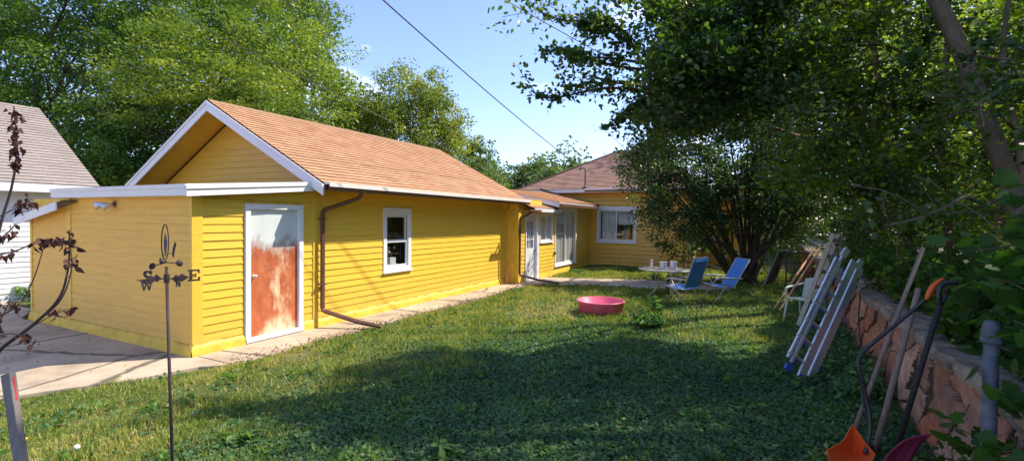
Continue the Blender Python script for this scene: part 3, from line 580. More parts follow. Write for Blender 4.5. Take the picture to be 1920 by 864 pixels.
# flood light under the eave
fl_ = MB(); fl_.lathe([(.05, 0), (.05, .02), (0, .02)], (0, 0, 0), 14, close=True); fl_.v = [(3.985-v[2], 9.0+v[0], 2.10+v[1]) for v in fl_.v]
fl_.tube([(3.97, 9.0, 2.1), (3.90, 9.03, 2.09)], .012); fl_.tube([(3.97, 9.0, 2.1), (3.90, 8.94, 2.10)], .012); fo = fl_.build('flood_light', M['gutter'], B, smooth=True)
for (p, q) in (((3.90, 9.05, 2.10), (3.80, 9.16, 2.07)), ((3.91, 8.93, 2.10), (3.80, 8.98, 2.04))):
    MB().tube([p, Vector(p).lerp(Vector(q), .3), Vector(p).lerp(Vector(q), .75), q], [.018, .03, .055, .06], 14).build('lamp', M['alu'], fo, smooth=True)
def downspout(par, pts, sx=.062, straps=()):
    mb = MB(); P = [Vector(p) for p in pts]
    P2 = []
    for i, p in enumerate(P):
        if 0 < i < len(P)-1: a_ = (P[i-1]-p).normalized(); b_ = (P[i+1]-p).normalized(); r_ = .05; P2 += [p+a_*r_, p+(a_+b_)*r_*.28, p+b_*r_]
        else: P2.append(p)
    mb.tube(P2, sx*.68, 4); d = mb.build('downspout', M['gutter'], par, bevel=.006)
    for z in straps: MB().box((P[2][0]-.07, P[2][1]-.036, z), (P[2][0]+.07, P[2][1]+.04, z+.025)).build('strap', M['gutter'], d)
    return d
downspout(B, [(6.62, 6.44, 2.40), (6.60, 6.50, 2.28), (6.14, 6.90, 2.05), (6.14, 6.90, .30), (6.36, 6.32, .13), (6.54, 5.92, .05)], straps=(1.9, .75))
# plants in the window
MB().box((7.98, 7.10, .93), (8.34, 7.28, .95)).build('shelf', M['white'], B)
pt = thing('flower_pot', 'pale square pot with pale stems behind the lower window pane', 'plant pot', (8.2, 7.12, .93))
MB().prism([(8.12, 7.11, .952), (8.30, 7.11, .952), (8.30, 7.25, .952), (8.12, 7.25, .952)], (0, 0, .13)).build('pot', M['white'], pt)
for k in range(5): MB().tube(smoothpath([(8.2, 7.18, 1.08), (8.17+.05*k-.1, 7.16, 1.2), (8.1+.08*k-.12, 7.14, 1.3+.02*k), (8.06+.09*k-.1, 7.13, 1.27+.03*k)], 4), .004, 5).build('stem', M['weed'], pt)
for k in range(5): leaf_mesh('leaf', np.array([(8.08+.08*k, 7.13, 1.26+.03*k)]), .08, M['canpale'], pt)

# ---- yellow house with breezeway
Hs = thing('house', 'yellow clapboard house with a reddish hipped roof, chimney and a low breezeway', 'house', (19.9, 6, 0))
BY = 6.60; HX = 19.9
bd = (13.62, 14.62, .02, 2.13); bw = (14.73, 15.80, 1.18, 2.14); sldr = (16.0, 18.15, .30, 2.40)
wl = MB(); grid_wall(wl, (13.16, BY, 0), (1, 0, 0), (0, -1, 0), HX-13.16, -.1, 2.55, .12, [(bd[0]-13.16, bd[1]-13.16, -.1, bd[3]), (bw[0]-13.16, bw[1]-13.16, bw[2], bw[3]), (sldr[0]-13.16, sldr[1]-13.16, sldr[2], sldr[3])])
wl.box((13.16, 6.72, -.1), (13.28, 9, 2.5))
hw = (4.66-2.5, 6.31-2.5)
grid_wall(wl, (HX, 2.5, 0), (0, 1, 0), (-1, 0, 0), 7.0, -.1, 3.15, .14, [(hw[0], hw[1], 1.02, 2.49)])
wl.box((HX+.14, 2.5, -.1), (26.8, 2.64, 3.15)); wl.box((HX+.14, 9.36, -.1), (26.8, 9.5, 3.15)); wl.box((26.8, 2.5, -.1), (26.94, 9.5, 3.15)); wl.box((13.28, 8.9, -.1), (19.89, 9.0, 2.5))
wl.box((22.6, .2, -.1), (22.74, 2.49, 3.0)); wl.box((22.74, .2, -.1), (27, .34, 3.0))
wl.build('wall', M['yellow_flat'], Hs)
MB().box((13.3, 6.8, -.05), (26.7, 9.3, .0)).box((20.1, 2.7, .3), (26.7, 9.3, .34)).build('floor', M['dark'], Hs)
sd = MB()
siding(sd, (13.25, BY, 0), (1, 0, 0), (0, -1, 0), HX-13.25, .10, 2.5, .12, [(bd[0]-.005-13.25, bd[1]+.005-13.25, 0, bd[3]+.005), (bw[0]-.005-13.25, bw[1]+.005-13.25, bw[2]-.04, bw[3]+.005), (sldr[0]-.005-13.25, sldr[1]+.005-13.25, sldr[2]-.04, sldr[3]+.005)])
sd.build('siding', M['yellow'], Hs); sd = MB()
siding(sd, (HX, 2.59, 0), (0, 1, 0), (-1, 0, 0), 6.8, .25, 3.15, .165, [(hw[0]-.09-.005, hw[1]-.09+.005, .98, 2.5)], t=.05)
sd.build('siding', M['yellow_house'], Hs); sd = MB()
siding(sd, (22.6, .2, 0), (0, 1, 0), (-1, 0, 0), 2.28, .2, 3.0, .165, [(1.3, 1.85, 1.1, 2.3)], t=.02)
sd.build('siding', M['yellow_house'], Hs)
for a_, b_ in (((13.158, BY-.022, .0), (13.25, BY, 2.5)), ((13.134, BY-.022, 0), (13.156, 6.96, 2.45)), ((19.87, 2.47, .05), (19.90, 2.59, 3.15)), ((22.57, 2.40, 0), (22.6, 2.48, 3.0))): MB().box(a_, b_).build('corner_board', M['yellow_flat'], Hs)
fd = MB(); foundation((13.16, BY, 0), (13.61, BY, 0), (0, -1, 0), .1, 5); foundation((14.63, BY, 0), (HX, BY, 0), (0, -1, 0), .14, 30); foundation((HX, 2.45, 0), (HX, 6.6, 0), (-1, 0, 0), .25, 30); fd.build('foundation', M['yellow_flat'], Hs)
# breezeway door (nine panes over two panels) with side panel
df = MB(); x0, x1 = bd[0], bd[1]; df.box((x0, 6.56, .0), (x0+.06, 6.70, 2.13)); df.box((x1-.17, 6.56, .0), (x1, 6.70, 2.13)); df.box((x0+.062, 6.56, 2.06), (x1-.172, 6.70, 2.13)); df.box((x0, 6.54, -.02), (x1, 6.72, .03)); df.build('door_frame', M['white'], Hs, bevel=.004)
dx0, dx1 = x0+.065, x1-.175; W_ = dx1-dx0; dd = MB(); gz0, gz1 = 1.02, 1.86; dd.box((dx0, 6.635, .04), (dx1, 6.675, gz0)); dd.box((dx0, 6.635, gz1), (dx1, 6.675, 2.05)); dd.box((dx0, 6.635, gz0), (dx0+.13, 6.675, gz1)); dd.box((dx1-.13, 6.635, gz0), (dx1, 6.675, gz1))
for k in (1, 2): xx = dx0+.13+(W_-.26)*k/3; dd.box((xx-.011, 6.632, gz0), (xx+.011, 6.672, gz1)); zz = gz0+(gz1-gz0)*k/3; dd.box((dx0+.13, 6.6305, zz-.011), (dx1-.13, 6.6705, zz+.011))
for sx_ in (dx0+.1, dx0+W_/2+.03):
    pw = W_/2-.13; dd.box((sx_, 6.628, .2), (sx_+.015, 6.64, .86)); dd.box((sx_+pw-.015, 6.628, .2), (sx_+pw, 6.64, .86)); dd.box((sx_+.015, 6.628, .2), (sx_+pw-.015, 6.64, .215)); dd.box((sx_+.015, 6.628, .845), (sx_+pw-.015, 6.64, .86))
d_ = dd.build('door', M['door_white'], Hs, bevel=.003); MB().box((dx0+.13, 6.648, gz0), (dx1-.13, 6.652, gz1)).build('glass', M['glass'], d_)
kb = MB(); kb.tube([(dx1-.07, 6.63, .95), (dx1-.07, 6.585, .95)], [.012, .028], 12); kb.tube([(dx1-.07, 6.585, .95), (dx1-.07, 6.56, .95)], [.03, .02], 12); kb.build('door_knob', M['galv'], d_, smooth=True)
MB().box((dx0+.1, 6.72, .9), (dx1-.1, 6.73, 1.95)).build('blind', M['canpale'], d_)
wo_ = window(Hs, (bw[0], BY, 0), (1, 0, 0), (0, -1, 0), bw[1]-bw[0], bw[2], bw[3], .05, 'slide'); curtain(Hs, (bw[0]+.06, BY, 0), (1, 0, 0), (0, -1, 0), .95, 1.2, 2.1, back=-.075, waves=5, amp=.015)
sw_ = window(Hs, (sldr[0], BY, 0), (1, 0, 0), (0, -1, 0), sldr[1]-sldr[0], sldr[2], sldr[3], .07, 'slide', name='sliding_door'); curtain(Hs, (sldr[0]+.08, BY, 0), (1, 0, 0), (0, -1, 0), 1.95, .35, 2.3, back=-.085, waves=8, amp=.025)
MB().box((sldr[0]+.10, BY+.0, 1.42), (sldr[0]+.97, BY+.03, 1.45)).build('crossbar', M['white'], sw_)
MB().box((15.9, 6.52, .72), (15.98, 6.57, .80)).box((15.92, 6.56, .74), (15.96, 6.6, .78)).build('faucet', M['rust'], Hs)
window(Hs, (HX, 4.66, 0), (0, 1, 0), (-1, 0, 0), 1.65, 1.02, 2.49, .11, 'slide'); curtain(Hs, (HX, 5.52, 0), (0, 1, 0), (-1, 0, 0), .62, 1.05, 2.4, back=-.18, waves=6); curtain(Hs, (HX, 4.74, 0), (0, 1, 0), (-1, 0, 0), .8, 1.75, 2.4, back=-.2, waves=3, amp=.015)
window(Hs, (22.6, 1.55, 0), (0, 1, 0), (-1, 0, 0), .5, 1.13, 2.28, .06)
# hipped roof
e0, e1, f0, f1, ze, zp = 19.48, 27.35, 2.08, 9.92, 3.20, 5.27; pk0 = (23.4, 6.3, zp); pk1 = (23.4, 4.9, zp)
ro = MB(); roof_plane(ro, (e0, f1, ze), (e0, f0, ze), pk1, pk0, .14); roof_plane(ro, (e0, f0, ze), (e1, f0, ze), pk1, pk1, .14); roof_plane(ro, (e1, f0, ze), (e1, f1, ze), pk0, pk1, .14); roof_plane(ro, (e1, f1, ze), (e0, f1, ze), pk0, pk0, .14)
roof_plane(ro, (22.2, 2.0, 3.0), (22.2, -.2, 3.0), (25, -.2, 4.1), (25, 2.0, 4.1), .14); rp = ro.build('roof', M['roof_house'], Hs)
for (p, q) in (((e0, f1, ze), pk0), ((e0, f0, ze), pk1)):
    hc = MB(); p, q = Vector(p), Vector(q); k = 36
    for i in range(k):
        a_ = p.lerp(q, i/k)+Vector((0, 0, .03)); b_ = p.lerp(q, (i+1)/k)+Vector((0, 0, .018)); hc.bar(a_, b_, .20, .02)
    hc.build('hip_cap', M['roof_house'], rp)
ch = MB(); ch.box((24.0, 4.55, 4.5), (24.6, 5.2, 6.2)); ch.box((23.95, 4.5, 6.202), (24.65, 5.25, 6.32)); ch.tube([(24.3, 4.88, 6.32), (24.3, 4.88, 6.5)], .12, 12); ch.build('chimney', M['chim'], rp, bevel=.01)
MB().lathe([(.09, 0), (.075, .25), (.0, .25)], (21.8, 4.0, 4.25), 12).lathe([(.0, 0), (.14, 0), (.14, .05), (0, .1)], (21.8, 4.0, 4.5), 12).build('roof_vent', M['galv'], rp)
fa = MB(); fa.box((19.46, f0-.02, 3.05), (19.49, f1+.02, 3.185)); fa.box((19.49, f0-.03, 3.05), (e1, f0, 3.185)); fa.box((22.2, -.2, 2.85), (22.23, 2.0, 2.98)); fa.build('fascia', M['white'], Hs)
MB().box((19.49, f0, 3.10), (19.9, f1, 3.12)).build('soffit', M['yellow_house'], Hs)
gu = MB(); lp = MB(); gutter(gu, lp, (19.455, 2.1, 3.175), (19.455, 6.7, 3.175), (-1, 0, 0), .09); gu.build('gutter', M['gutter'], Hs); lp.build('drip_edge', M['lip'], Hs)
downspout(Hs, [(19.42, 2.55, 3.1), (19.5, 2.52, 2.95), (19.84, 2.52, 2.75), (19.84, 2.52, .55), (19.5, 2.3, .45), (19.0, 1.35, .22)], .07)
# breezeway roofs: a lower one over the door, a higher one beyond
r1 = MB(); roof_plane(r1, (13.5, 6.22, 2.27), (15.62, 6.22, 2.30), (15.62, 8.4, 2.98), (13.5, 8.4, 2.92), .135); r1.build('roof', M['roof'], Hs, label='small low roof over the breezeway door')
r2 = MB(); roof_plane(r2, (15.10, 6.08, 2.50), (18.95, 6.08, 2.54), (19.45, 8.5, 3.10), (14.3, 8.5, 2.98), .135); r2.build('roof', M['roof'], Hs, label='breezeway roof over the sliding door')
tr_ = MB(); tr_.box((13.45, 6.18, 2.16), (15.62, 6.205, 2.265)); tr_.box((15.08, 6.05, 2.40), (18.98, 6.075, 2.492)); tr_.prism([(15.075, 6.06, 2.33), (15.075, 6.06, 2.49), (14.4, 8.3, 2.95), (14.4, 8.3, 2.86), (15.07, 6.5, 2.5)], (.03, 0, 0)); tr_.build('fascia', M['white'], Hs)
so_ = MB(); so_.box((13.4, 6.21, 2.17), (15.62, 6.6, 2.19)); so_.box((15.1, 6.08, 2.415), (19.0, 6.6, 2.43)); so_.build('soffit', M['yellow_house'], Hs)
gu = MB(); gu.box((12.95, 6.10, 2.16), (13.75, 6.2, 2.22)); gu.box((15.05, 5.99, 2.36), (19.05, 6.05, 2.46)); gu.build('gutter', M['gutter'], Hs)
MB().prism([(18.6, 6.05, 2.46), (19.46, 6.05, 2.5), (19.46, 8.7, 3.16), (19.40, 8.7, 3.2)], (0.02, 0, .06)).build('flashing', M['gutter'], Hs)
downspout(Hs, [(13.15, 6.15, 2.16), (13.12, 6.30, 2.05), (13.12, 6.52, 1.95), (13.12, 6.52, .28), (13.38, 6.0, .13), (13.62, 5.45, .05)], .06)
MB().box((13.128, 6.66, 1.05), (13.1345, 6.9, 2.1)).build('access_panel', M['yellow_flat'], Hs)
# mast, meters, conduits
ms = MB(); ms.tube([(19.6, 6.75, 3.2), (19.6, 6.75, 3.98), (19.57, 6.77, 4.05), (19.5, 6.85, 4.07)], .03, 10); ms.lathe([(.03, 0), (.1, 0), (.05, .09), (.03, .1)], (19.6, 6.75, 3.25), 12); ms.tube([(19.5, 6.85, 4.08), (19.44, 6.95, 4.0)], [.045, .03], 10); ms.build('service_mast', M['galv'], Hs, smooth=True)
cd = MB(); cd.tube([(19.86, 6.72, 3.1), (19.86, 6.72, .2)], .022, 8); cd.tube([(19.86, 6.30, 3.0), (19.86, 6.36, 2.6), (19.86, 6.38, 1.0)], .008, 6); cd.box((19.84, 6.30, .95), (19.88, 6.5, 1.15)); cd.build('conduit', M['yellow_house'], Hs)
mt = MB(); mt.box((19.80, 6.68, 1.72), (19.88, 6.95, 1.98)); mo = mt.build('meter_box', M['canpale'], Hs, bevel=.01); g_ = MB(); g_.lathe([(0, .07), (.05, .065), (.075, .04), (.08, 0)], (0, 0, 0), 18); g_.v = [(19.80-v[2], 6.80+v[0], 1.86+v[1]) for v in g_.v]; g_.build('meter_dial', M['galv'], mo, smooth=True)
gm = MB(); gm.box((19.72, 2.85, .45), (19.86, 3.45, 1.1)); gm.tube([(19.76, 3.15, .1), (19.76, 3.15, .5)], .03); gm.tube([(19.80, 3.1, 1.1), (19.86, 3.1, 1.75)], .015); gm.build('utility_box', M['yellow_flat'], Hs, bevel=.02)

# ---- neighbour's garage
NG = thing('garage', 'white-sided neighbouring garage with a faded taupe shingle roof behind the dead twigs', 'garage', (5.8, 16, 0))
def pl(px, py, ax_, v):
    d = cf*FPX+cr*(px-960)-cu*(py-432); p0 = np.array([0, 0, CAM_H]); return p0+d*((v-p0[ax_])/d[ax_])
NY = 14.6; q = pl(187, 350, 1, NY); nx1, nze = float(q[0]), float(q[2]); q = pl(73, 203, 0, nx1); nry, nrz = float(q[1]), float(q[2])
ro = MB(); roof_plane(ro, (-6, NY, nze), (nx1, NY, nze), (nx1, nry, nrz), (-6, nry, nrz)); roof_plane(ro, (nx1, 2*nry-NY, nze), (-6, 2*nry-NY, nze), (-6, nry, nrz), (nx1, nry, nrz)); ro.build('roof', M['roof_grey'], NG)
MB().box((-6, NY-.03, nze-.19), (nx1+.02, NY-.005, nze-.01)).build('fascia', M['white'], NG); MB().box((-6, NY, nze-.2), (nx1, NY+.4, nze-.18)).build('soffit', M['white'], NG)
wl = MB(); wl.box((-6, NY+.4, -.1), (nx1-.3, NY+.52, nze-.2)); wl.prism([(nx1-.42, NY+.52, -.1), (nx1-.42, 2*nry-NY-.5, -.1), (nx1-.42, 2*nry-NY-.5, nze-.2), (nx1-.42, nry, nrz-.2), (nx1-.42, NY+.52, nze-.2)], (.1, 0, 0)); wl.build('wall', M['white_siding'], NG)
sd = MB(); siding(sd, (-6, NY+.4, 0), (1, 0, 0), (0, -1, 0), nx1+5.7, .15, nze-.2, .115); sd.build('siding', M['white_siding'], NG)

# ================================================================== RETAINING WALL
RW = thing('retaining_wall', 'red fieldstone retaining wall with a worn concrete cap along the lawn', 'wall', (8, -1.25, 0))
WXa, WXb = 1.8, 25.0
nxx, nzz = 1400, 64; sx = []; 
seeds = []
for i in range(150):
    seeds.append((rng.uniform(WXa, WXb), rng.uniform(-.1, 1.0)))
seeds = np.array(seeds); sh = rng.uniform(-.025, .03, len(seeds)); stn = rng.uniform(.16, 1, len(seeds))**.9; tlt = rng.normal(0, .05, (len(seeds), 2))
gx, gz_ = np.meshgrid(np.geomspace(WXa+1.2, WXb+1.2, nxx)-1.2, np.linspace(-.1, .90, nzz)); fx = gx.ravel(); fz = gz_.ravel()
wx_ = fx+.05*np.sin(fz*8+fx*2.1)+.015*np.sin(fx*9+fz*5); wz_ = fz+.04*np.sin(fx*3.3)+.012*np.sin(fx*11-fz*7)
ax = (wx_[:, None]-seeds[None, :, 0])+.75*(wz_[:, None]-seeds[None, :, 1]); az = (wz_[:, None]-seeds[None, :, 1])*1.15
D = ax**2*1.2+az**2; idx = np.argpartition(D, 1, axis=1)[:, :2]; dd2 = np.take_along_axis(D, idx, 1); od = np.argsort(dd2, axis=1); idx = np.take_along_axis(idx, od, 1); dd2 = np.take_along_axis(dd2, od, 1)
su = (seeds[:, 0]+.75*seeds[:, 1])*1.2**.5; sv = seeds[:, 1]*1.15; sep = np.hypot(su[idx[:, 1]]-su[idx[:, 0]], sv[idx[:, 1]]-sv[idx[:, 0]])
edge = (dd2[:, 1]-dd2[:, 0])/(2*sep+1e-6)+.006*np.sin(fx*31+fz*23)+.004*np.sin(fx*57-fz*49); cid = idx[:, 0]; rec = np.clip((edge-.004)/.03, 0, 1); rec = rec*rec*(3-2*rec)
out = sh[cid]*rec+tlt[cid, 0]*(fx-seeds[cid, 0])+tlt[cid, 1]*(fz-seeds[cid, 1])-.045*(1-rec)**1.3+.010*np.sin(fx*5+fz*7+cid)*rec+.003*rng.normal(size=len(fx))
fy = -1.27+np.clip(out, -.09, .08); V = np.stack([fx, fy, fz], 1)
ii = (np.arange(nzz-1)[:, None]*nxx+np.arange(nxx-1)[None, :]).ravel(); F = np.stack([ii, ii+nxx, ii+nxx+1, ii+1], 1)
me = bpy.data.meshes.new('stone_face'); me.from_pydata((V-np.array(BASE[0])).tolist(), [], F.tolist()); tv = np.where(rec < .5, .05, stn[cid])[ii]
a_ = me.attributes.new('tint', 'FLOAT', 'FACE'); a_.data.foreach_set('value', tv.astype(np.float32)); me.materials.append(M['stone']); me.polygons.foreach_set('use_smooth', [True]*len(me.polygons)); me.update(); o = bpy.data.objects.new('stone_face', me); COL.objects.link(o); o.parent = RW
bk = MB(); bk.box((WXa, -1.36, -.2), (WXb, -1.60, .89)); bk.box((WXb, -1.36, -.2), (WXb+.1, -1.2, .9)); bk.build('core', M['cap'], RW)
# cap with ragged front edge
k = 300; vs = []; fs = []
for i in range(k+1):
    x = WXa+(WXb-WXa)*i/k; j1 = .02*math.sin(x*4.1)+random.uniform(-.012, .012); j2 = random.uniform(-.01, .008)
    vs += [(x, -1.20+j1*.7, .875+j2), (x, -1.185+j1, .93), (x, -1.20+j1, .985+j2), (x, -1.36, 1.0+j2), (x, -1.60, .992+random.uniform(-.012, .012)), (x, -1.64, .87)]
for i in range(k):
    for j in range(5): fs.append((i*6+j, (i+1)*6+j, (i+1)*6+j+1, i*6+j+1))
MB().add(vs, fs).build('cap', M['cap'], RW)

# ================================================================== OBJECTS
def G3(px, py): p = gr(px, py); return Vector((p[0], p[1], 0))
# ---- kiddie pool
p = G3(1123, 588); pool = thing('paddling_pool', 'round pink plastic paddling pool lying on the lawn', 'paddling pool', (p.x+.1, p.y, 0), local=True)
mb = MB(); n = 60; prof = [(0, .012, 0), (.38, .012, 0), (.41, .02, 0), (.455, .25, 1), (.475, .262, .0), (.49, .258, 0), (.49, .245, 0), (.468, .235, 1), (.425, .0, 1), (.0, .0, 0)]
vs = []; fs = []
for (r_, z_, f_) in prof:
    for k in range(n):
        t = 2*math.pi*k/n; rr = r_+f_*.010*math.sin(t*8)*(1 if z_ < .24 else .2); vs.append((rr*math.cos(t), rr*math.sin(t), z_))
for i in range(len(prof)-1):
    for k in range(n): fs.append((i*n+k, i*n+(k+1) % n, (i+1)*n+(k+1) % n, (i+1)*n+k))
mb.add(vs, fs); mb.build('basin', M['pink'], pool, smooth=True)
rm = MB(); rm.tube([(.482*math.cos(2*math.pi*k/60), .482*math.sin(2*math.pi*k/60), .262) for k in range(61)], .014, 8, cap=False); rm.build('rim', M['pink'], pool, smooth=True)

# ---- patio table
tx, ty = 12.95, 2.30
TB = thing('patio_table', 'round glass-topped patio table with bent beige tube legs', 'table', (tx, ty, 0), local=True)
MB().lathe([(0, .700), (.56, .700), (.575, .706), (.575, .712), (.56, .716), (0, .716)], (0, 0, 0), 40, 1.0, 1.12).build('table_top', M['tableglass'], TB)
MB().tube([(.572*math.cos(2*math.pi*k/40), .572*1.12*math.sin(2*math.pi*k/40), .700) for k in range(41)], .016, 8, cap=False).build('rim', M['tablemetal'], TB, smooth=True)
for k in range(4):
    a_ = math.pi/4+k*math.pi/2; c_, s_ = math.cos(a_), math.sin(a_)
    MB().tube(smoothpath([(.40*c_, .40*s_, .69), (.30*c_, .30*s_, .60), (.24*c_, .24*s_, .40), (.25*c_, .25*s_, .24), (.36*c_, .36*s_, .12), (.52*c_, .52*s_, .01)], 5), .014, 8).build('leg', M['tablemetal'], TB, smooth=True)
MB().tube([(.25*math.cos(2*math.pi*k/24), .25*math.sin(2*math.pi*k/24), .32) for k in range(25)], .009, 6, cap=False).build('ring', M['tablemetal'], TB, smooth=True)
def paint_can(dx, dy, lab, h=.19, r=.085):
    t = thing('paint_can', lab, 'can', (tx+dx, ty+dy, .716), local=True, group='paint cans on the patio table')
    MB().lathe([(0, 0), (r, 0), (r+.003, .006), (r, .012), (r, h-.01), (r+.004, h), (r-.01, h), (r-.01, h-.015), (0, h-.015)], (0, 0, 0), 24).build('body', M['can'], t, smooth=False)
    MB().tube([(r+.004, 0, h*.75), (r+.03, 0, h*.35), (r+.02, 0, h*.12)], .003, 5).build('handle', M['canpale'], t)
    MB().lathe([(r+.001, h-.02), (r+.006, h-.01), (r+.006, h), (r-.012, h+.002)], (0, 0, 0), 24).build('rim', M['canpale'], t)
    return t
paint_can(-.10, .02, 'left paint can on the patio table, nearer the bottle'); paint_can(.07, -.20, 'right paint can on the patio table, behind the blue chair back', .20)
sb = thing('spray_bottle', 'small clear spray bottle standing on the left of the patio table', 'bottle', (tx+.0, ty+.33, .716), local=True)
MB().lathe([(0, 0), (.034, 0), (.038, .01), (.036, .11), (.03, .14), (.014, .16), (.014, .175), (0, .175)], (0, 0, 0), 16).build('body', M['canpale'], sb, smooth=True)
MB().tube([(0, 0, .17), (0, 0, .20)], .012, 8).box((-.015, -.03, .198), (.015, .045, .225)).build('trigger', M['white'], sb)
# ---- metal chair with hooped back behind the table
hcx, hcy = 13.75, 2.15
hcr = thing('hoop_chair', 'dark red metal chair with an arched hoop back behind the patio table', 'chair', (hcx, hcy, 0), local=True)
hp = [(.0, .19, 0)]+[(.02, .19, .5)]+[(.04, .19*math.cos(t), .80+.22*math.sin(t)) for t in np.linspace(0, math.pi, 13)]+[(.02, -.19, .5), (0, -.19, 0)]
MB().tube(hp, .015, 8).build('back_frame', M['rust'], hcr, smooth=True); MB().bar((.03, -.19, .62), (.03, .19, .62), .02, .02).tube([(.04, 0, .62), (.04, 0, 1.02)], .008, 6).build('crossbar', M['rust'], hcr)
MB().lathe([(0, 0), (.20, 0), (.21, .02), (.20, .04), (0, .045)], (-.22, 0, .44), 24).build('seat', M['rust'], hcr)
for s_ in (-1, 1): MB().tube([(-.36, .15*s_, .44), (-.42, .19*s_, 0)], .013, 8).build('leg', M['rust'], hcr)
# ---- blue folding chairs
def folding_chair(loc, rz, label, recl=.32):
    t = thing('folding_chair', label, 'chair', loc, rz, group='blue folding patio chairs', local=True)
    hw_ = .30; sz = .42; tilt = recl; bl = .73
    bx_ = -.20; top = (bx_-math.sin(tilt)*bl, sz+math.cos(tilt)*bl)   # faces +x
    bk = MB(); nseg = 8
    for i in range(nseg):
        a0, a1 = i/nseg, (i+1)/nseg
        def pt(u_): return (bx_-math.sin(tilt)*bl*u_-.018*math.sin(u_*math.pi), sz+.02+math.cos(tilt)*bl*u_)
        (xa, za), (xb, zb) = pt(a0), pt(a1); bk.add([(xa, -hw_+.01, za), (xa, hw_-.01, za), (xb, hw_-.01, zb), (xb, -hw_+.01, zb), (xa-.006, -hw_+.01, za), (xa-.006, hw_-.01, za), (xb-.006, hw_-.01, zb), (xb-.006, -hw_+.01, zb)], [(0, 1, 2, 3), (7, 6, 5, 4), (0, 3, 7, 4), (1, 5, 6, 2)])
    bo = bk.build('backrest', M['chairblue'], t)
    MB().box((top[0]-.014, -hw_+.01, top[1]-.07), (top[0]+.012, hw_-.01, top[1]+.02)).build('headband', M['chairblue'], bo)
    st = MB()
    for i in range(6):
        a0, a1 = i/6, (i+1)/6; f = lambda u_: (bx_+.46*u_, sz+.0+.03*u_-.03*math.sin(u_*math.pi)); (xa, za), (xb, zb) = f(a0), f(a1)
        st.prism([(xa, -hw_+.01, za), (xa, hw_-.01, za), (xb, hw_-.01, zb), (xb, -hw_+.01, zb)], (0, 0, -.007))
    st.build('seat', M['chairblue'], t)
    fr = MB()
    for s_ in (-1, 1): fr.tube([(bx_+.01, s_*hw_, sz-.03), (top[0], s_*hw_, top[1]+.01)], .0125, 8); fr.tube([(bx_-.03, s_*hw_, sz-.01), (bx_+.47, s_*hw_, sz+.03)], .0125, 8)
    fr.tube([(top[0], -hw_, top[1]+.01), (top[0], hw_, top[1]+.01)], .0125, 8); fr.tube([(bx_+.47, -hw_, sz+.03), (bx_+.47, hw_, sz+.03)], .0125, 8); fr.build('seat_frame', M['frame'], t, smooth=True)
    for s_ in (-1, 1):
        MB().tube([(-.30, s_*(hw_+.035), 0.005), (.02, s_*(hw_+.03), .45), (.10, s_*(hw_+.03), .62)], .012, 8).build('leg', M['frame'], t, smooth=True)
        MB().tube([(.33, s_*(hw_+.02), .005), (.0, s_*(hw_+.018), .42), (-.12, s_*(hw_+.02), .60)], .012, 8).build('leg', M['frame'], t, smooth=True)
        MB().tube(smoothpath([(top[0]+.17, s_*(hw_+.03), .63), (-.10, s_*(hw_+.035), .635), (.14, s_*(hw_+.035), .64), (.24, s_*(hw_+.035), .60)], 4), [.012]*3+[.019]*7+[.016]*3, 8).build('armrest', M['frame'], t, smooth=True)
    for xx, e_ in ((-.30, .035), (.33, .02)): MB().tube([(xx, -hw_-e_, .02), (xx, hw_+e_, .02)], .011, 8).build('stretcher', M['frame'], t)
    return t
folding_chair((11.85, 1.68, 0), R(66), 'nearer blue folding chair seen from behind, tucked at the table')
folding_chair((12.6, .98, 0), R(121), 'farther blue folding chair seen from the side, reclined by the bush', .52)

# ---- aluminium ladder
lt = Vector(at(1601, 488, 7.1)); lb = G3(1500, 706)
LA = thing('aluminium_ladder', 'folded aluminium multi-position ladder with blue fittings leaning on the stone wall', 'ladder', lb)
ax_ = (lt-lb).normalized(); sd_ = Vector(at(1640, 520, 7.1))-Vector(at(1572, 470, 7.1)); sd_ = (sd_-ax_*sd_.dot(ax_)).normalized(); nr = sd_.cross(ax_).normalized(); Ln = (lt-lb).length
def LP(a, s, n_): return lb+ax_*a+sd_*s+nr*n_
for (s0, w0, n0, l0, l1) in ((.015, .095, .0, .0, Ln), (.135, .095, .0, -.02, Ln-.03), (-.165, .032, -.01, .10, Ln-.06), (-.215, .032, -.04, .14, Ln-.12)):
    r_ = MB(); r_.bar(LP(l0, s0, n0), LP(l1, s0, n0), w0, .02, nr)
    for e_ in (-1, 1): r_.bar(LP(l0, s0+e_*(w0/2-.006), n0-.014), LP(l1, s0+e_*(w0/2-.006), n0-.014), .010, .034, nr)
    for a_ in np.arange(l0+.18, l1-.1, .29): r_.bar(LP(a_, s0, n0-.012), LP(a_+.035, s0, n0-.012), w0*.35, .012, nr)
    r_.build('rail', M['alu'], LA, bevel=.002)
for k in range(7):
    a = .22+k*.29
    if a < Ln-.15:
        MB().bar(LP(a, -.245, -.035), LP(a, -.03, -.035), .05, .028, ax_).build('rung', M['alu'], LA, bevel=.003)
        MB().bar(LP(a-.05, -.15, -.07), LP(a-.05, -.09, -.07), .06, .05, ax_).build('bracket', M['blueplastic'], LA, bevel=.006)
        MB().bar(LP(a+.1, .186, -.03), LP(a+.1, .225, -.03), .035, .035, ax_).build('bracket', M['blueplastic'], LA, bevel=.006)
for s0 in (-.16, .10):
    h = MB(); h.prism([LP(Ln-.06, s0-.04, -.05), LP(Ln-.06, s0+.05, -.05), LP(Ln+.10, s0+.06, -.05), LP(Ln+.12, s0-.02, -.05)], nr*.05); h.build('hinge', M['alu'], LA, bevel=.008)
c_ = LP(Ln+.03, .14, -.055); hk = MB(); hk.tube([c_, c_-nr*.05], .07, 20); hk.build('hinge_knob', M['blueplastic'], LA)
for s0 in (-.19, .015, .135): MB().bar(LP(-.05, s0, 0), LP(.03, s0, 0), .075, .04, nr).build('foot', M['blueplastic'], LA)
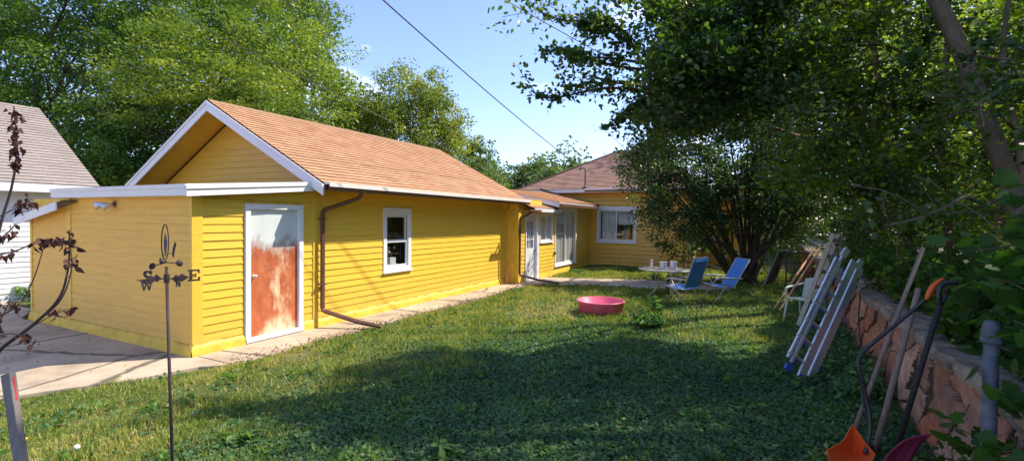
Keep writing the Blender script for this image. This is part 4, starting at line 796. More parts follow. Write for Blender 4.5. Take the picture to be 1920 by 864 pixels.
# ---- old wooden ladder
def lean(px0, py0, px1, py1, Y1=-1.22):
    d = cf*FPX+cr*(px1-960)-cu*(py1-432); q = np.array([0, 0, CAM_H])+d*(Y1/d[1]); return G3(px0, py0), Vector(q)
a0, a1 = lean(1496, 612, 1562, 438, -1.05)
WLd = thing('wooden_ladder', 'old pale wooden ladder leaning beside the plastic chair on the stone wall', 'ladder', a0)
ax_ = (a1-a0).normalized(); sd_ = Vector((.75, -.35, -.1)); sd_ = (sd_-ax_*sd_.dot(ax_)).normalized(); Lw = (a1-a0).length; nr = sd_.cross(ax_).normalized()
for s0 in (0, .30, .37):
    MB().bar(a0+sd_*s0+nr*(.04 if s0 == .37 else 0), a1+sd_*s0*.75+nr*(.04 if s0 == .37 else 0), .035, .08, nr).build('rail', M['wood_ladder'], WLd, bevel=.004)
for k in range(int(Lw/.3)):
    f = (.2+.3*k)/Lw; MB().bar(a0.lerp(a1, f), a0.lerp(a1, f)+sd_*.30*(1-.25*f), .03, .07, ax_).build('rung', M['wood_ladder'], WLd, bevel=.004)
for (p_, q_, lab, wd) in (((1449, 583), (1530, 462), 'long bare plank leaning on the wall behind the plastic chair, leftmost', .05), ((1461, 585), (1536, 468), 'bare orange plank leaning just right of the longest plank', .09)):
    a0, a1 = lean(*p_, *q_, -1.15); o = MB().bar(a0, a1, wd, .035, (0, 1, 0)).build('plank', M['plank'], bevel=.003); tag(o, lab, 'plank', 'planks leaning on the stone wall')
# ---- plastic chair
pc = thing('plastic_chair', 'pale green plastic armchair standing against the wooden ladder', 'chair', (11.3, -.72, 0), R(150), local=True)
MB().prism([(-.22, -.22, .40), (.24, -.25, .42), (.24, .25, .42), (-.22, .22, .40)], (0, 0, .035)).build('seat', M['plastic_green'], pc, bevel=.012)
MB().prism([(-.22, -.21, .43), (-.22, .21, .43), (-.32, .20, .80), (-.33, 0, .85), (-.32, -.20, .80)], (-.02, 0, 0)).build('backrest', M['plastic_green'], pc, bevel=.01)
for s_ in (-1, 1):
    MB().tube([(.22, s_*.25, .42), (.28, s_*.29, 0)], [.035, .024], 4).build('leg', M['plastic_green'], pc, bevel=.004); MB().tube([(-.20, s_*.22, .42), (-.30, s_*.26, 0)], [.035, .024], 4).build('leg', M['plastic_green'], pc, bevel=.004)
    MB().tube(smoothpath([(.24, s_*.26, .42), (.25, s_*.28, .58), (.20, s_*.285, .64), (-.10, s_*.28, .66), (-.30, s_*.22, .70)], 5), .021, 8).build('armrest', M['plastic_green'], pc, smooth=True)
# ---- dark panel and black cart frame
a0 = G3(1449, 533); a1 = Vector(at(1476, 470, 15.6)); pn = thing('window_screen', 'dark rectangular screen panel leaning in shade beside the multi-stemmed bush', 'panel', a0)
u_ = Vector((-.75, .25, 0)); MB().prism([a0, a0+u_, a1+u_, a1], (-.03, -.03, .01)).build('mesh', M['panel'], pn)
MB().bar(a0, a1, .045, .045).bar(a0+u_, a1+u_, .045, .045).bar(a0, a0+u_, .045, .045).bar(a1, a1+u_, .045, .045).build('frame', M['alu'], pn)
b0 = G3(1473, 546); cf_ = thing('cart_frame', 'black tubular handcart frame standing between the dark screen and the planks', 'handcart', b0, local=True)
MB().tube(smoothpath([(0, .0, .05), (0, .0, .75), (.06, .0, 1.02), (.1, -.12, 1.08), (.1, -.55, 1.08), (.06, -.62, 1.0), (0, -.62, .75), (0, -.62, .05)], 4), .02, 8).build('handle', M['black'], cf_, smooth=True)
MB().tube([(0, 0, .55), (0, -.62, .55)], .016, 8).tube([(0, 0, .3), (0, -.62, .3)], .016, 8).build('crossbar', M['black'], cf_)
MB().box((-.35, -.60, .10), (.12, -.02, .16)).build('platform', M['black'], cf_, bevel=.01)
for y_ in (.04, -.66): MB().tube([(0.05, y_, .1), (.05, y_-.04, .1)], .10, 18).build('wheel', M['black'], cf_)
for (p_, q_, lab) in (((1484, 500), (1478, 452), 'short board propped upright on the far end of the wall, left of a pair'), ((1491, 500), (1487, 448), 'short board propped upright on the far end of the wall, right of a pair')):
    a0 = Vector(at(*p_, 18)); a1 = Vector(at(*q_, 18)); a0.z = .02; tag(MB().bar(a0, a1, .14, .03, (0, 1, 0)).build('board', M['wood_old']), lab, 'board', 'boards propped at the far wall')
# ---- brick and cable on the cap
tag(MB().box((9.0, -1.62, 1.0), (9.35, -1.46, 1.10)).build('brick', M['brick'], bevel=.006), 'single red brick lying on the wall cap', 'brick')
tag(MB().tube(smoothpath([(9.4, -1.45, 1.01), (8.7, -1.28, 1.02), (8.3, -1.17, 1.0), (8.15, -1.14, .85), (8.25, -1.15, .6), (8.0, -1.14, .35), (7.9, -1.12, .05)], 6), .008, 6).build('cable', M['black'], smooth=True), 'thin black cable hanging over the stone wall edge', 'cable')
# ---- long-handled tools
def pole(pts, r, n=10): return MB().tube(pts, r, n)
def V3(px, py, d): return Vector(at(px, py, d))
w1b, w1t = V3(1600, 810, 4.45), V3(1731, 464, 4.6)
t = thing('garden_hoe', 'tallest wooden-handled tool leaning across the stone wall behind the other handles', 'garden tool', (w1b.x, w1b.y, 0), group='wooden-handled tools against the wall')
pole([w1b, w1b.lerp(w1t, .5)+Vector((0, 0, .004)), w1t], [.019, .021, .017]).build('handle', M['wood_old'], t, smooth=True)
MB().prism([w1b+Vector((-.10, .02, -.12)), w1b+Vector((.06, -.05, -.12)), w1b+Vector((.06, -.05, .02)), w1b+Vector((-.10, .02, .02))], (.004, .006, 0)).build('blade', M['rust'], t)
w2b, w2t = V3(1640, 845, 4.05), V3(1722, 543, 4.15)
t = thing('shovel', 'wooden-handled shovel standing left of the straight black pole', 'garden tool', (w2b.x, w2b.y, 0), group='wooden-handled tools against the wall')
pole([w2b, w2b.lerp(w2t, .5)+Vector((0, 0, .005)), w2t, w2t+(w2t-w2b).normalized()*.012], [.022, .023, .021, .014]).build('handle', M['wood_old'], t, smooth=True)
MB().prism([w2b+Vector((-.05, .05, .05)), w2b+Vector((.06, -.05, .05)), w2b+Vector((.07, -.06, -.15)), w2b+Vector((0, 0, -.24)), w2b+Vector((-.06, .06, -.15))], (.005, .005, 0)).build('blade', M['rust'], t)
# snow shovel with the maroon scoop: straight black pole, orange grip
s1b, s1t = V3(1684, 830, 3.85), V3(1762, 572, 3.7)
t = thing('snow_shovel', 'snow shovel with a maroon scoop on a straight black foam-covered pole', 'snow shovel', (s1b.x, s1b.y, 0), group='snow shovels against the wall')
pole([s1b, s1t], [.021, .019], 12).build('handle', M['blackfoam'], t, smooth=True)
gp = MB(); a = s1t
gp.tube(smoothpath([a, V3(1760, 552, 3.7), V3(1768, 532, 3.7), V3(1795, 530, 3.68)], 4), .017, 8); gp.tube(smoothpath([a, V3(1772, 558, 3.7), V3(1775, 540, 3.69)], 4), .013, 8); gp.build('grip', M['black'], t, smooth=True)
def scoop(mb, c, w_, h_, dirx, diry, curl=.10):
    c = Vector(c); k, m = 10, 8; vs = []; fs = []
    for i in range(k+1):
        for j in range(m+1):
            u2 = (i/k-.5); v2 = j/m; vs.append(c+dirx*(u2*w_)+diry*(v2*h_)+dirx.cross(diry)*(curl*(4*u2*u2)*.35+curl*(v2-.5)**2*2.2+.006*math.sin(i*2.1)))
    nn = len(vs); th = dirx.cross(diry)*.006; vs += [v+th for v in vs]
    for i in range(k):
        for j in range(m):
            a_ = i*(m+1)+j; fs += [(a_, a_+1, a_+m+2, a_+m+1), (nn+a_, nn+a_+m+1, nn+a_+m+2, nn+a_+1)]
    for i in range(k): a_ = i*(m+1); fs.append((a_, a_+m+1, nn+a_+m+1, nn+a_)); a_ += m; fs.append((a_, nn+a_, nn+a_+m+1, a_+m+1))
    for j in range(m): fs.append((j, nn+j, nn+j+1, j+1)); a_ = k*(m+1)+j; fs.append((a_, a_+1, nn+a_+1, nn+a_))
    mb.add(vs, fs)
rt_ = Vector(cr); upv = Vector((0, 0, 1))
mb = MB(); scoop(mb, V3(1664, 880, 3.74), .25, .34, (rt_*.97+Vector((0, .1, .25))).normalized(), (upv+rt_*.25-Vector(cf)*.3).normalized(), .06); mb.build('scoop', M['maroon'], t, smooth=True)
# snow shovel with orange scoop: bent black shaft
t = thing('snow_shovel', 'snow shovel with a cracked orange scoop on a bent black shaft', 'snow shovel', (gr(1615, 850)[0], gr(1615, 850)[1], 0), group='snow shovels against the wall')
bp_ = [V3(1622, 850, 3.85), V3(1632, 800, 3.9), V3(1624, 745, 3.95), V3(1610, 688, 3.98), V3(1613, 668, 4.0), V3(1628, 650, 4.0), V3(1680, 607, 3.95), V3(1742, 556, 3.85)]
pole(smoothpath(bp_, 5), .0155).build('handle', M['black'], t, smooth=True)
MB().tube([V3(1632, 800, 3.95), V3(1618, 755, 4.05), V3(1617, 720, 4.1)], .011, 8).build('brace', M['black'], t, smooth=True)
MB().tube(smoothpath([V3(1737, 562, 3.84), V3(1744, 547, 3.83), V3(1753, 533, 3.82), V3(1770, 521, 3.8)], 4), [.011, .015, .018, .021, .022, .022, .022, .021, .019, .017, .015, .012, .007], 8).build('grip', M['orange'], t, smooth=True)
mb = MB(); A = [V3(1550, 843, 3.8), V3(1573, 832, 3.85), V3(1584, 822, 3.9), V3(1599, 795, 3.95), V3(1612, 812, 3.9), V3(1622, 828, 3.85), V3(1642, 850, 3.8), V3(1628, 885, 3.65), V3(1600, 905, 3.6), V3(1560, 890, 3.65)]
cen = V3(1600, 848, 3.98); cen2 = V3(1594, 846, 4.02); n = len(A); vs = A+[cen]+[p+Vector(cf)*.008 for p in A]+[cen2]
mb.add(vs, [(i, (i+1) % n, n) for i in range(n)]+[((i+1) % n+n+1, i+n+1, 2*n+1) for i in range(n)]+[(i, i+n+1, (i+1) % n+n+1, (i+1) % n) for i in range(n)]); mb.build('scoop', M['orange'], t, bevel=.003)
# ---- galvanised post with wire
fp = V3(1860, 612, 2.7); fpb = Vector((fp.x-.02, fp.y, 0)); fn = thing('fence_post', 'galvanised steel fence post with capped top and chain-link remnant beside the vines', 'fence post', fpb)
MB().tube([fpb, fp], .034, 16).build('post', M['galv'], fn, smooth=True); MB().lathe([(.044, -.06), (.046, -.02), (.036, .01), (.03, .03), (0, .035)], fp, 16).tube([fp+Vector((0, 0, -.09)), fp+Vector((0, 0, -.06))], .048, 16).build('post_cap', M['galv'], fn, smooth=True)
wm = MB(); u_ = Vector((-.86, -.5, 0)).normalized()
for k in range(-12, 12):
    for sg in (-1, 1):
        pts = []
        for i in range(0, 22):
            z_ = i*.06; s_ = .05+k*.085+sg*z_
            if 0 <= s_ <= .9: pts.append(fpb+u_*s_+Vector((0, 0, z_+.05))+Vector((random.uniform(-.003, .003), 0, 0)))
        if len(pts) > 1: wm.tube(pts, .0018, 4)
wm.build('wire_mesh', M['galv'], fn)
# ---- wooden stake bottom left
sp = V3(15, 700, 2.2); sb_ = Vector((sp.x+.01, sp.y-.03, 0)); sb_ = Vector(at(45, 900, 2.13)); dirn = (sb_-sp); sb_ = sp+dirn*((0-sp.z)/dirn.z)
sk = thing('wooden_stake', 'weathered grey wooden stake with a red painted edge in the near corner', 'stake', sb_)
MB().bar(sb_, sp, .042, .03, Vector(cf)).build('post', M['stake'], sk, bevel=.003)
MB().bar(sp.lerp(sb_, .09)+Vector(cr)*.0216, sp.lerp(sb_, .01)+Vector(cr)*.0216, .002, .008, Vector(cf)).build('painted_edge', M['stake_red'], sk)

# ---- weather vane
vb = V3(327, 870, 3.5); vb.z = 0; vt = V3(312, 500, 3.5); dv = (V3(318, 700, 3.5)-V3(312, 500, 3.5)); vb = vt+dv*(-vt.z/dv.z)
wv = thing('weather_vane', 'rusty garden weather vane on a thin pole with compass letters and spinning cups', 'weather vane', vb)
MB().tube([vb, vt], .0105, 10).build('pole', M['rust'], wv, smooth=True)
rr = Vector(cr); ff = Vector((cf[0], cf[1], 0)).normalized(); axu = Vector((0, 0, 1))
hub = V3(312.5, 522, 3.5); MB().tube([hub-axu*.03, hub+axu*.03], .018, 12).build('hub', M['rust'], wv)
a1_ = (rr*.96-ff*.28).normalized(); a2_ = (rr*.80+ff*.60).normalized()
arm = MB()
for d_ in (a1_, a2_): arm.bar(hub-d_*.17, hub+d_*.17, .006, .006); arm.prism([hub+d_*.05, hub+d_*.09+axu*.03, hub+d_*.13, hub+d_*.09-axu*.03], d_.cross(axu)*.003); arm.prism([hub-d_*.05, hub-d_*.09+axu*.03, hub-d_*.13, hub-d_*.09-axu*.03], d_.cross(axu)*.003)
arm.build('arm', M['rust'], wv)
GL = {'S': [[(.95, .72), (.95, 1), (.72, 1), (.68, .93), (.5, 1), (.15, .92), (.03, .7), (.15, .5), (.62, .38), (.68, .26), (.55, .16), (.35, .18), (.22, .32), (.02, .32), (.02, 0), (.2, 0), (.28, .06), (.55, 0), (.86, .08), (.98, .28), (.88, .5), (.4, .64), (.32, .74), (.45, .84), (.62, .82), (.74, .70)]],
      'W': [[(0, 1), (0, .88), (.08, .88), (.28, 0), (.42, 0), (.55, .5), (.68, 0), (.82, 0), (1.02, .88), (1.1, .88), (1.1, 1), (.75, 1), (.75, .88), (.84, .88), (.74, .36), (.60, .8), (.5, .8), (.36, .36), (.26, .88), (.36, .88), (.36, 1)]],
      'N': [[(0, 0), (0, .12), (.1, .12), (.1, .88), (0, .88), (0, 1), (.32, 1), (.72, .4), (.72, .88), (.6, .88), (.6, 1), (1, 1), (1, .88), (.9, .88), (.9, 0), (.72, 0), (.3, .64), (.3, .12), (.4, .12), (.4, 0)]],
      'E': [[(0, 0), (0, .14), (.12, .14), (.12, .86), (0, .86), (0, 1), (.92, 1), (.92, .66), (.78, .66), (.74, .84), (.36, .84), (.36, .58), (.56, .58), (.56, .68), (.66, .68), (.66, .34), (.56, .34), (.56, .44), (.36, .44), (.36, .16), (.76, .16), (.80, .36), (.95, .36), (.95, 0)]]}
for chx, d_, base_, sz in (('S', a1_, hub-a1_*.222-axu*.045, .098), ('N', a1_, hub+a1_*.085-axu*.055, .05), ('W', a2_, hub-a2_*.155-axu*.075, .078), ('E', a2_, hub+a2_*.125-axu*.03, .085)):
    mb = MB(); mb.prism([base_+d_*(x*sz*.94)+axu*(y*sz) for x, y in GL[chx][0]], d_.cross(axu)*.004); mb.build('letter', M['rust'], wv, label='compass letter '+chx)
cc = V3(312, 492, 3.5); ca = MB(); cups = [V3(285, 499, 3.5), V3(300, 489, 3.62), V3(337, 493, 3.5)]
for q in cups: ca.tube([cc, q], .004, 6)
ca.build('cup_arm', M['rust'], wv)
for q in cups:
    mb = MB(); mb.lathe([(0, -.024), (.014, -.02), (.022, -.008), (.024, 0), (.02, 0), (.012, -.012), (0, -.018)], (0, 0, 0), 14); t_ = (q-cc).cross(axu).normalized(); e1 = (q-cc).normalized(); mb.v = [tuple(q+e1*v[0]+axu*v[1]-t_*v[2]) for v in mb.v]; mb.build('cup', M['rust'], wv, smooth=True)
ov = MB(); oc = V3(309.5, 454, 3.5); ov.tube([oc+(rr*.93+ff*.3)*(.022*math.sin(t)) + axu*(.125*math.cos(t)) for t in np.linspace(0, 2*math.pi, 40)], .004, 6, cap=False); ov.tube([cc, oc-axu*.125], .006, 6); ov.build('hoop', M['rust'], wv, smooth=True)
MB().prism([oc+axu*.07, oc+axu*.0+rr*.014, oc-axu*.06+rr*.008, oc-axu*.10, oc-axu*.06-rr*.006, oc+axu*.0-rr*.01], ff*.003).build('vane', M['galv'], wv)
MB().prism([cc+rr*.05+axu*.03, cc+rr*.062+axu*.10, cc+rr*.07+axu*.13, cc+rr*.06+axu*.15, cc+rr*.045+axu*.10, cc+rr*.04+axu*.05], ff*.003).bar(cc+axu*.05-rr*.03, cc+axu*.07+rr*.05, .004, .004).build('fin', M['rust'], wv)

# ---- overhead wires
def wire(a, b, sag, label, r=.011):
    a, b = Vector(a), Vector(b); pts = [a.lerp(b, i/24)-Vector((0, 0, sag*4*(i/24)*(1-i/24))) for i in range(25)]
    tag(MB().tube(pts, r, 6).build('power_line', M['black'], smooth=True), label, 'cable', 'overhead lines')
wire((19.5, 6.9, 4.08), V3(640, -70, 7.5), .12, 'thick overhead line sloping across the sky down to the roof mast', .013)
wire(V3(985, 350, 17), V3(130, -75, 9), .05, 'thin overhead line crossing in front of the tall trees above the orange roof', .007)
wire(V3(900, -26, 9), V3(1420, 250, 18), .1, 'overhead line passing into the hanging leaves at the top, lower of two', .01)
wire(V3(960, -20, 9), V3(1500, 200, 18), .1, 'overhead line passing into the hanging leaves at the top, upper of two', .008)
wire(V3(1380, 228, 9), V3(1960, 420, 6), .02, 'slack grey line running through the shaded branches on the right', .006)

# ================================================================== VEGETATION
DENS = 1.0
# ---- tall trees behind the outbuilding
def LB(px, py, dep, rx, ry=None, rz=None):
    p = at(px, py, dep); return (p[0], p[1], p[2], rx, ry or rx, rz or rx*.8)
def footing(px, dep): p = at(px, 500, dep); return (p[0], p[1], -.05)
G1 = 'tall trees behind the outbuilding'
big_tree('maple_tree', 'dark green maple rising behind the neighbouring garage at the far left', footing(60, 21),
         [LB(40, 60, 21, 3.6), LB(-120, 40, 20, 3.6), LB(150, 130, 21, 3.0), LB(60, 190, 21.5, 3.0), LB(180, 0, 22, 3.2), LB(-60, 200, 21, 3), LB(250, 60, 23, 2.6), LB(150, -100, 22, 3)], M['leaf_back'], M['bark_dark'], 210, 230, .95, .15, group=G1, inner=.85, flat=.62, sh=.28, tintshift=-.14)
big_tree('broadleaf_tree', 'spreading yellow-green tree with layered branches just behind the gable peak', footing(400, 18.5),
         [LB(340, 130, 18, 2.4, rz=1.2), LB(430, 180, 17.5, 2.3, rz=1.0), LB(280, 200, 17.5, 2.1, rz=.8), LB(500, 215, 18, 2.0, rz=1.0), LB(420, 90, 19, 2.4, rz=1.3), LB(240, 165, 19, 1.6, rz=.8), LB(560, 240, 19, 1.6, rz=.9)], M['leaf_back2'], M['bark_dark'], 210, 130, .75, .12, group=G1, flat=.26, up=1.0, inner=.8, sh=.35)
big_tree('oak_tree', 'tallest dense tree filling the sky above the gable peak', footing(380, 24),
         [LB(300, 20, 25, 3.2), LB(420, -40, 25, 3.4), LB(520, 30, 24, 2.2), LB(460, 60, 24.5, 2.6), LB(540, 150, 23, 2.4), LB(600, 190, 23, 2.0), LB(360, 100, 25, 3.0), LB(560, 110, 23, 1.8), LB(620, 240, 23, 1.8)], M['leaf_back'], M['bark_dark'], 240, 220, .92, .15, group=G1, tintshift=.1, inner=.85, flat=.62, sh=.28)
big_tree('willow_tree', 'feathery drooping tree top against the sky left of the thick overhead line', footing(560, 27),
         [LB(560, 15, 27, 1.5), LB(585, 60, 27, .9, rz=1.3), LB(545, -20, 27, 2.2), LB(590, 20, 27, .7, rz=.9), LB(560, 130, 26, 1.6)], M['leaf_far'], M['bark_dark'], 160, 46, .5, .15, group=G1, droop=-1.2, up=.1, flat=1.2)
big_tree('locust_tree', 'pale olive drooping tree standing clear against the sky mid picture', footing(760, 24),
         [LB(745, 175, 24, 1.3), LB(800, 165, 24, 1.0), LB(720, 230, 24, 1.6), LB(790, 225, 24, 1.3), LB(680, 200, 24, 1.1), LB(845, 232, 24, .85, rz=.7), LB(830, 280, 24, 1.3), LB(760, 280, 24, 2.0), LB(655, 250, 24, 1.3), LB(815, 190, 24, .9), LB(860, 250, 24.5, .5)], M['leaf_back2'], M['bark_dark'], 340, 120, .5, .12, group=G1, droop=-.9, up=.3, flat=.9, sh=.3, inner=.75, tintshift=.25)
big_tree('elm_tree', 'small rounded tree at the right end of the tall row', footing(890, 34),
         [LB(880, 275, 34, 1.4), LB(900, 285, 34, 1.2), LB(860, 310, 33, 2.2), LB(905, 325, 34, 1.6), LB(820, 320, 30, 2.0)], M['leaf_far'], M['bark_dark'], 220, 50, .55, .18, group=G1, tintshift=.15)
big_tree('understory_tree', 'dark low thicket tree between the taupe roof and the gable', footing(200, 19),
         [LB(300, 300, 18, 1.8), LB(340, 250, 18.5, 2.0), LB(270, 270, 19, 2.2), LB(230, 345, 18, 1.6), LB(150, 345, 19, 1.8), LB(420, 250, 20, 2.4), LB(520, 270, 21, 2.4), LB(200, 290, 19, 2.2), LB(120, 300, 21, 2.4), LB(250, 320, 18.5, 1.6), LB(210, 230, 20, 1.8), LB(0, 280, 25, 3)], M['leaf_back'], M['bark_dark'], 620, 55, .6, .16, group=G1, tintshift=-.3)
for (px, py, dep, rad, lab) in ((960, 345, 62, 3.6, 'hazy green tree in the distance, leftmost above the breezeway roof'), (1010, 335, 60, 3.2, 'hazy green tree in the distance between two others above the breezeway'), (1062, 330, 55, 3.4, 'brighter distant tree directly left of the hipped roof'), (920, 350, 58, 3.4, 'distant tree top just past the low end of the orange roof')):
    big_tree('distant_tree', lab, footing(px, dep), [LB(px, py, dep, rad), LB(px+18, py+18, dep, rad*.9), LB(px-25, py+22, dep, rad*.9)], M['leaf_far'], M['bark_dark'], 110, 45, 1.2, .42, group='distant trees beyond the breezeway', r0=.3)
# tree line far beyond, closes the horizon
C = []
for k in range(900):
    a_ = rng.uniform(-1.0, 2.2); d_ = rng.uniform(75, 95); C.append((d_*math.cos(a_), d_*math.sin(a_), rng.uniform(0, 5.5+1.5*math.sin(a_*9))))
o = leaf_mesh('tree_line', clump_points(C, 18, 2.2), .9, M['leaf_far']); tag(o, 'low band of far-off woodland closing the horizon', 'woodland', kind='stuff')

# ---- multi-stemmed bush tree by the chairs
lb_ = np.array([17.2, .62, 0.0]); LT = thing('lilac_tree', 'multi-stemmed bushy tree growing behind the blue chairs', 'tree', tuple(lb_)); mb = MB(); tips = []
heads = [(1172, 292, 15.6), (1400, 225, 15.5), (1460, 200, 15), (1530, 290, 14.5), (1550, 370, 14.5), (1500, 240, 15.5), (1195, 292, 15.6), (1225, 275, 15.6), (1300, 240, 15.5), (1360, 210, 16), (1250, 265, 15.2), (1440, 290, 15), (1500, 360, 15), (1420, 350, 14.4), (1350, 320, 14.4), (1480, 260, 15.5), (1250, 400, 14.6), (1230, 350, 14.8), (1290, 430, 14.6), (1330, 380, 15), (1370, 350, 15.5), (1260, 300, 15), (1320, 300, 15.6), (1400, 300, 15.8), (1440, 340, 15.5), (1460, 390, 15.2), (1480, 330, 16), (1350, 260, 16), (1420, 250, 16.5), (1215, 320, 14.8), (1500, 420, 15.5), (1285, 350, 14.4)]
for i, h in enumerate(heads):
    e = at(*h); b0_ = lb_+np.array([rng.uniform(-.25, .25), rng.uniform(-.35, .35), -.05]); mid = b0_*.45+e*.55+np.array([0, 0, .35]); pts = smoothpath([b0_, b0_*.75+e*.25+np.array([0, 0, .25]), mid, e], 5); mb.tube(pts, lerp_r(.07 if i % 2 else .05, .012, len(pts)), 7)
    for k in range(5):
        q = pts[random.randint(7, len(pts)-1)]; d = rng.normal(size=3)*.75; tips.append(np.array(q)+d); limb(mb, q, np.array(q)+d, .012, .005, .05, 4, 4)
    tips.append(e)
mb.build('trunk', M['bark_dark'], LT, smooth=True)
C = []
for h in heads:
    e = at(*h)
    for k in range(20):
        d = rng.normal(size=3); d /= np.linalg.norm(d); C.append(e+d*rng.uniform(.25, 1.15)*np.array([1, 1, .75]))
C = np.concatenate([np.array(C), np.array(tips)]); P = clump_points(C, 84, .36, .6); P = P[sun_gaps(P)]
leaf_mesh('crown', P, .085, M['leaf_lilac'], LT, up=.5, droop=-.3, shape=HEX)

# ---- trees beyond the retaining wall
GR = 'trees beyond the stone wall'
def path_tree(name, label, paths, barkm, sprays, leafm, leaf, per, base, rad=.34, cull=True, shape=HEX, extra=None, droop=-.3, group=GR, up=.45, sub=4):
    t = thing(name, label, 'tree', base, group=group); mb = MB()
    for pts, ra, rb in paths:
        s = smoothpath([at(*q) for q in pts], 7); mb.tube(s, lerp_r(ra, rb, len(s)), 10)
    P = []; TT = []; KP = []
    for (a, b, n, rr_) in sprays:
        A_, B_ = at(*a), at(*b)
        if cull and rr_ > .26 and not sun_gaps(np.stack([A_, (A_+B_)/2, B_]), 0).all(): continue
        pts = limb(mb, A_, B_, .022, .006, .03, 8, 5); Lk = np.linalg.norm(B_-A_)
        for k in range(sub):
            q = np.array(pts[random.randint(2, 7)]); d = unit((B_-A_)[None])[0]*.4+rng.normal(size=3)*.45; d *= min(.9, Lk*.4)*(1 if rr_ > .26 else .5)
            if cull and rr_ > .26 and not sun_gaps(np.stack([q, q+d]), 0).all(): continue
            tw = limb(mb, q, q+d, .007, .003, -.02, 5, 4)
            tw = np.array([np.array(x) for x in tw]); m_ = int(per*n*.5/sub); tt = rng.uniform(.1, 1, m_); i0 = np.minimum((tt*4).astype(int), 3); base_p = tw[i0]+(tw[i0+1]-tw[i0])*((tt*4)-i0)[:, None]; P.append(base_p+rng.normal(size=(m_, 3))*rr_*.42); TT.append(np.full(m_, rng.uniform(.2, .8)))
        KP.append(np.full(sub*0+sum(len(q_) for q_ in P)-sum(len(q_) for q_ in KP), rr_ <= .26)); m_ = int(per*n*.5); pa = np.array([np.array(x) for x in pts]); tt = rng.uniform(.15, 1, m_); i0 = np.minimum((tt*7).astype(int), 6); bp__ = pa[i0]+(pa[i0+1]-pa[i0])*((tt*7)-i0)[:, None]; P.append(bp__+rng.normal(size=(m_, 3))*rr_*(.45*(1.1-tt))[:, None]); TT.append(np.full(m_, rng.uniform(.2, .8))); KP.append(np.full(m_, rr_ <= .26))
    P = np.concatenate(P); TT = np.concatenate(TT); KP = np.concatenate(KP)
    if extra is not None:
        E_ = extra; P = np.concatenate([P, E_]); TT = np.concatenate([TT, rng.uniform(.1, .9, len(E_))])
    if cull: k = sun_gaps(P) | KP; P = P[k]; TT = TT[k]
    mb.build('trunk', barkm, t, smooth=True); leaf_mesh('crown', P, leaf, leafm, t, up=up, droop=droop, shape=shape, tint=TT)
    return t
def randsprays(n, xr, yr, dr, ln=(-260, -20), dy=(-60, 90), w=1, rad=.4):
    o = []
    for k in range(n):
        x, y, d = rng.uniform(*xr), rng.uniform(*yr), rng.uniform(*dr); o.append(((x, y, d), (x+rng.uniform(*ln)*6/d, y+rng.uniform(*dy), d+rng.uniform(-.8, .5)), w, rad))
    return o
# overhanging tree: fingers of leaves against the sky
edge = [((1180, 70, 6.2), (1012, 22, 5.6), .7, .16), ((1200, 90, 6.2), (1085, 50, 5.8), 1.3, .24), ((1200, 130, 6.3), (1018, 98, 5.8), .6, .14), ((1210, 120, 6.2), (1070, 110, 5.9), .8, .2),
        ((1260, 190, 6.5), (1005, 180, 5.8), .7, .14), ((1240, 175, 6.5), (1060, 165, 6.0), .7, .17), ((1250, 190, 6.8), (1130, 240, 6.5), .7, .16), ((1270, 60, 6.4), (1130, 30, 6), 2, .34), ((1300, 20, 6.4), (1090, -20, 6), 2.2, .34),
        ((1350, 120, 6.8), (1150, 100, 6.1), 2.6, .36), ((1340, 160, 6.8), (1160, 150, 6.2), 2.6, .34), ((1330, 200, 7), (1190, 195, 6.6), 2.0, .3), ((1400, 210, 7.4), (1230, 235, 7), 2.2, .32), ((1400, 50, 7), (1200, 40, 6.3), 2.6, .4), ((1420, 140, 7.4), (1250, 130, 6.6), 2.8, .4),
        ((1450, 100, 7.8), (1300, 90, 7), 2.8, .42), ((1450, 190, 7.8), (1290, 200, 7.2), 2.4, .4), ((1480, 0, 7.6), (1280, -30, 6.8), 2.8, .45), ((1480, 240, 8.4), (1270, 275, 8.0), 1.8, .36)]
edge = [(a, b, n*1.5, r) for a, b, n, r in edge]+randsprays(46, (1250, 1560), (-80, 200), (5.7, 7.1), ln=(-120, 20), dy=(-30, 50), w=1.5, rad=.38)+randsprays(34, (1230, 1400), (-60, 235), (6.2, 8), ln=(-110, 20), dy=(-30, 50), w=1.3, rad=.36)
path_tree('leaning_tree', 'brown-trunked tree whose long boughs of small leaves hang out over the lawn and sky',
          [([(1662, 520, 11.6), (1650, 440, 11.4), (1630, 330, 11), (1610, 230, 10.8), (1575, 150, 10.6), (1545, 80, 10.3), (1500, -60, 10)], .17, .09), ([(1560, 120, 10.5), (1500, 85, 9.2), (1400, 78, 8.0), (1300, 85, 7.0)], .055, .02), ([(1600, 210, 10.8), (1500, 190, 9.5), (1400, 175, 8.2), (1320, 160, 7.2)], .05, .018), ([(1620, 270, 11), (1520, 260, 10), (1440, 235, 8.8)], .045, .015)],
          M['bark'], edge+randsprays(70, (1330, 1700), (-160, 250), (7, 10.5), w=2.2, rad=.45)+randsprays(16, (1500, 1680), (240, 400), (9, 12), w=2, rad=.5), M['leaf_over'], .07, 380, tuple(at(1662, 560, 11.6)[:2])+(.93,), )
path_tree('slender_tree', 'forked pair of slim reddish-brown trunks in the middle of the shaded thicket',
          [([(1703, 520, 10.4), (1697, 430, 10.3), (1680, 330, 10.2), (1665, 240, 10.0), (1640, 100, 9.9), (1630, -50, 9.8)], .085, .05), ([(1703, 520, 10.4), (1712, 430, 10.3), (1690, 350, 10.2), (1660, 290, 10.1)], .06, .04)],
          M['bark'], randsprays(70, (1400, 1800), (-100, 430), (7.5, 11), w=1.8, rad=.45), M['leaf_over'], .078, 270, tuple(at(1703, 560, 10.4)[:2])+(.93,))
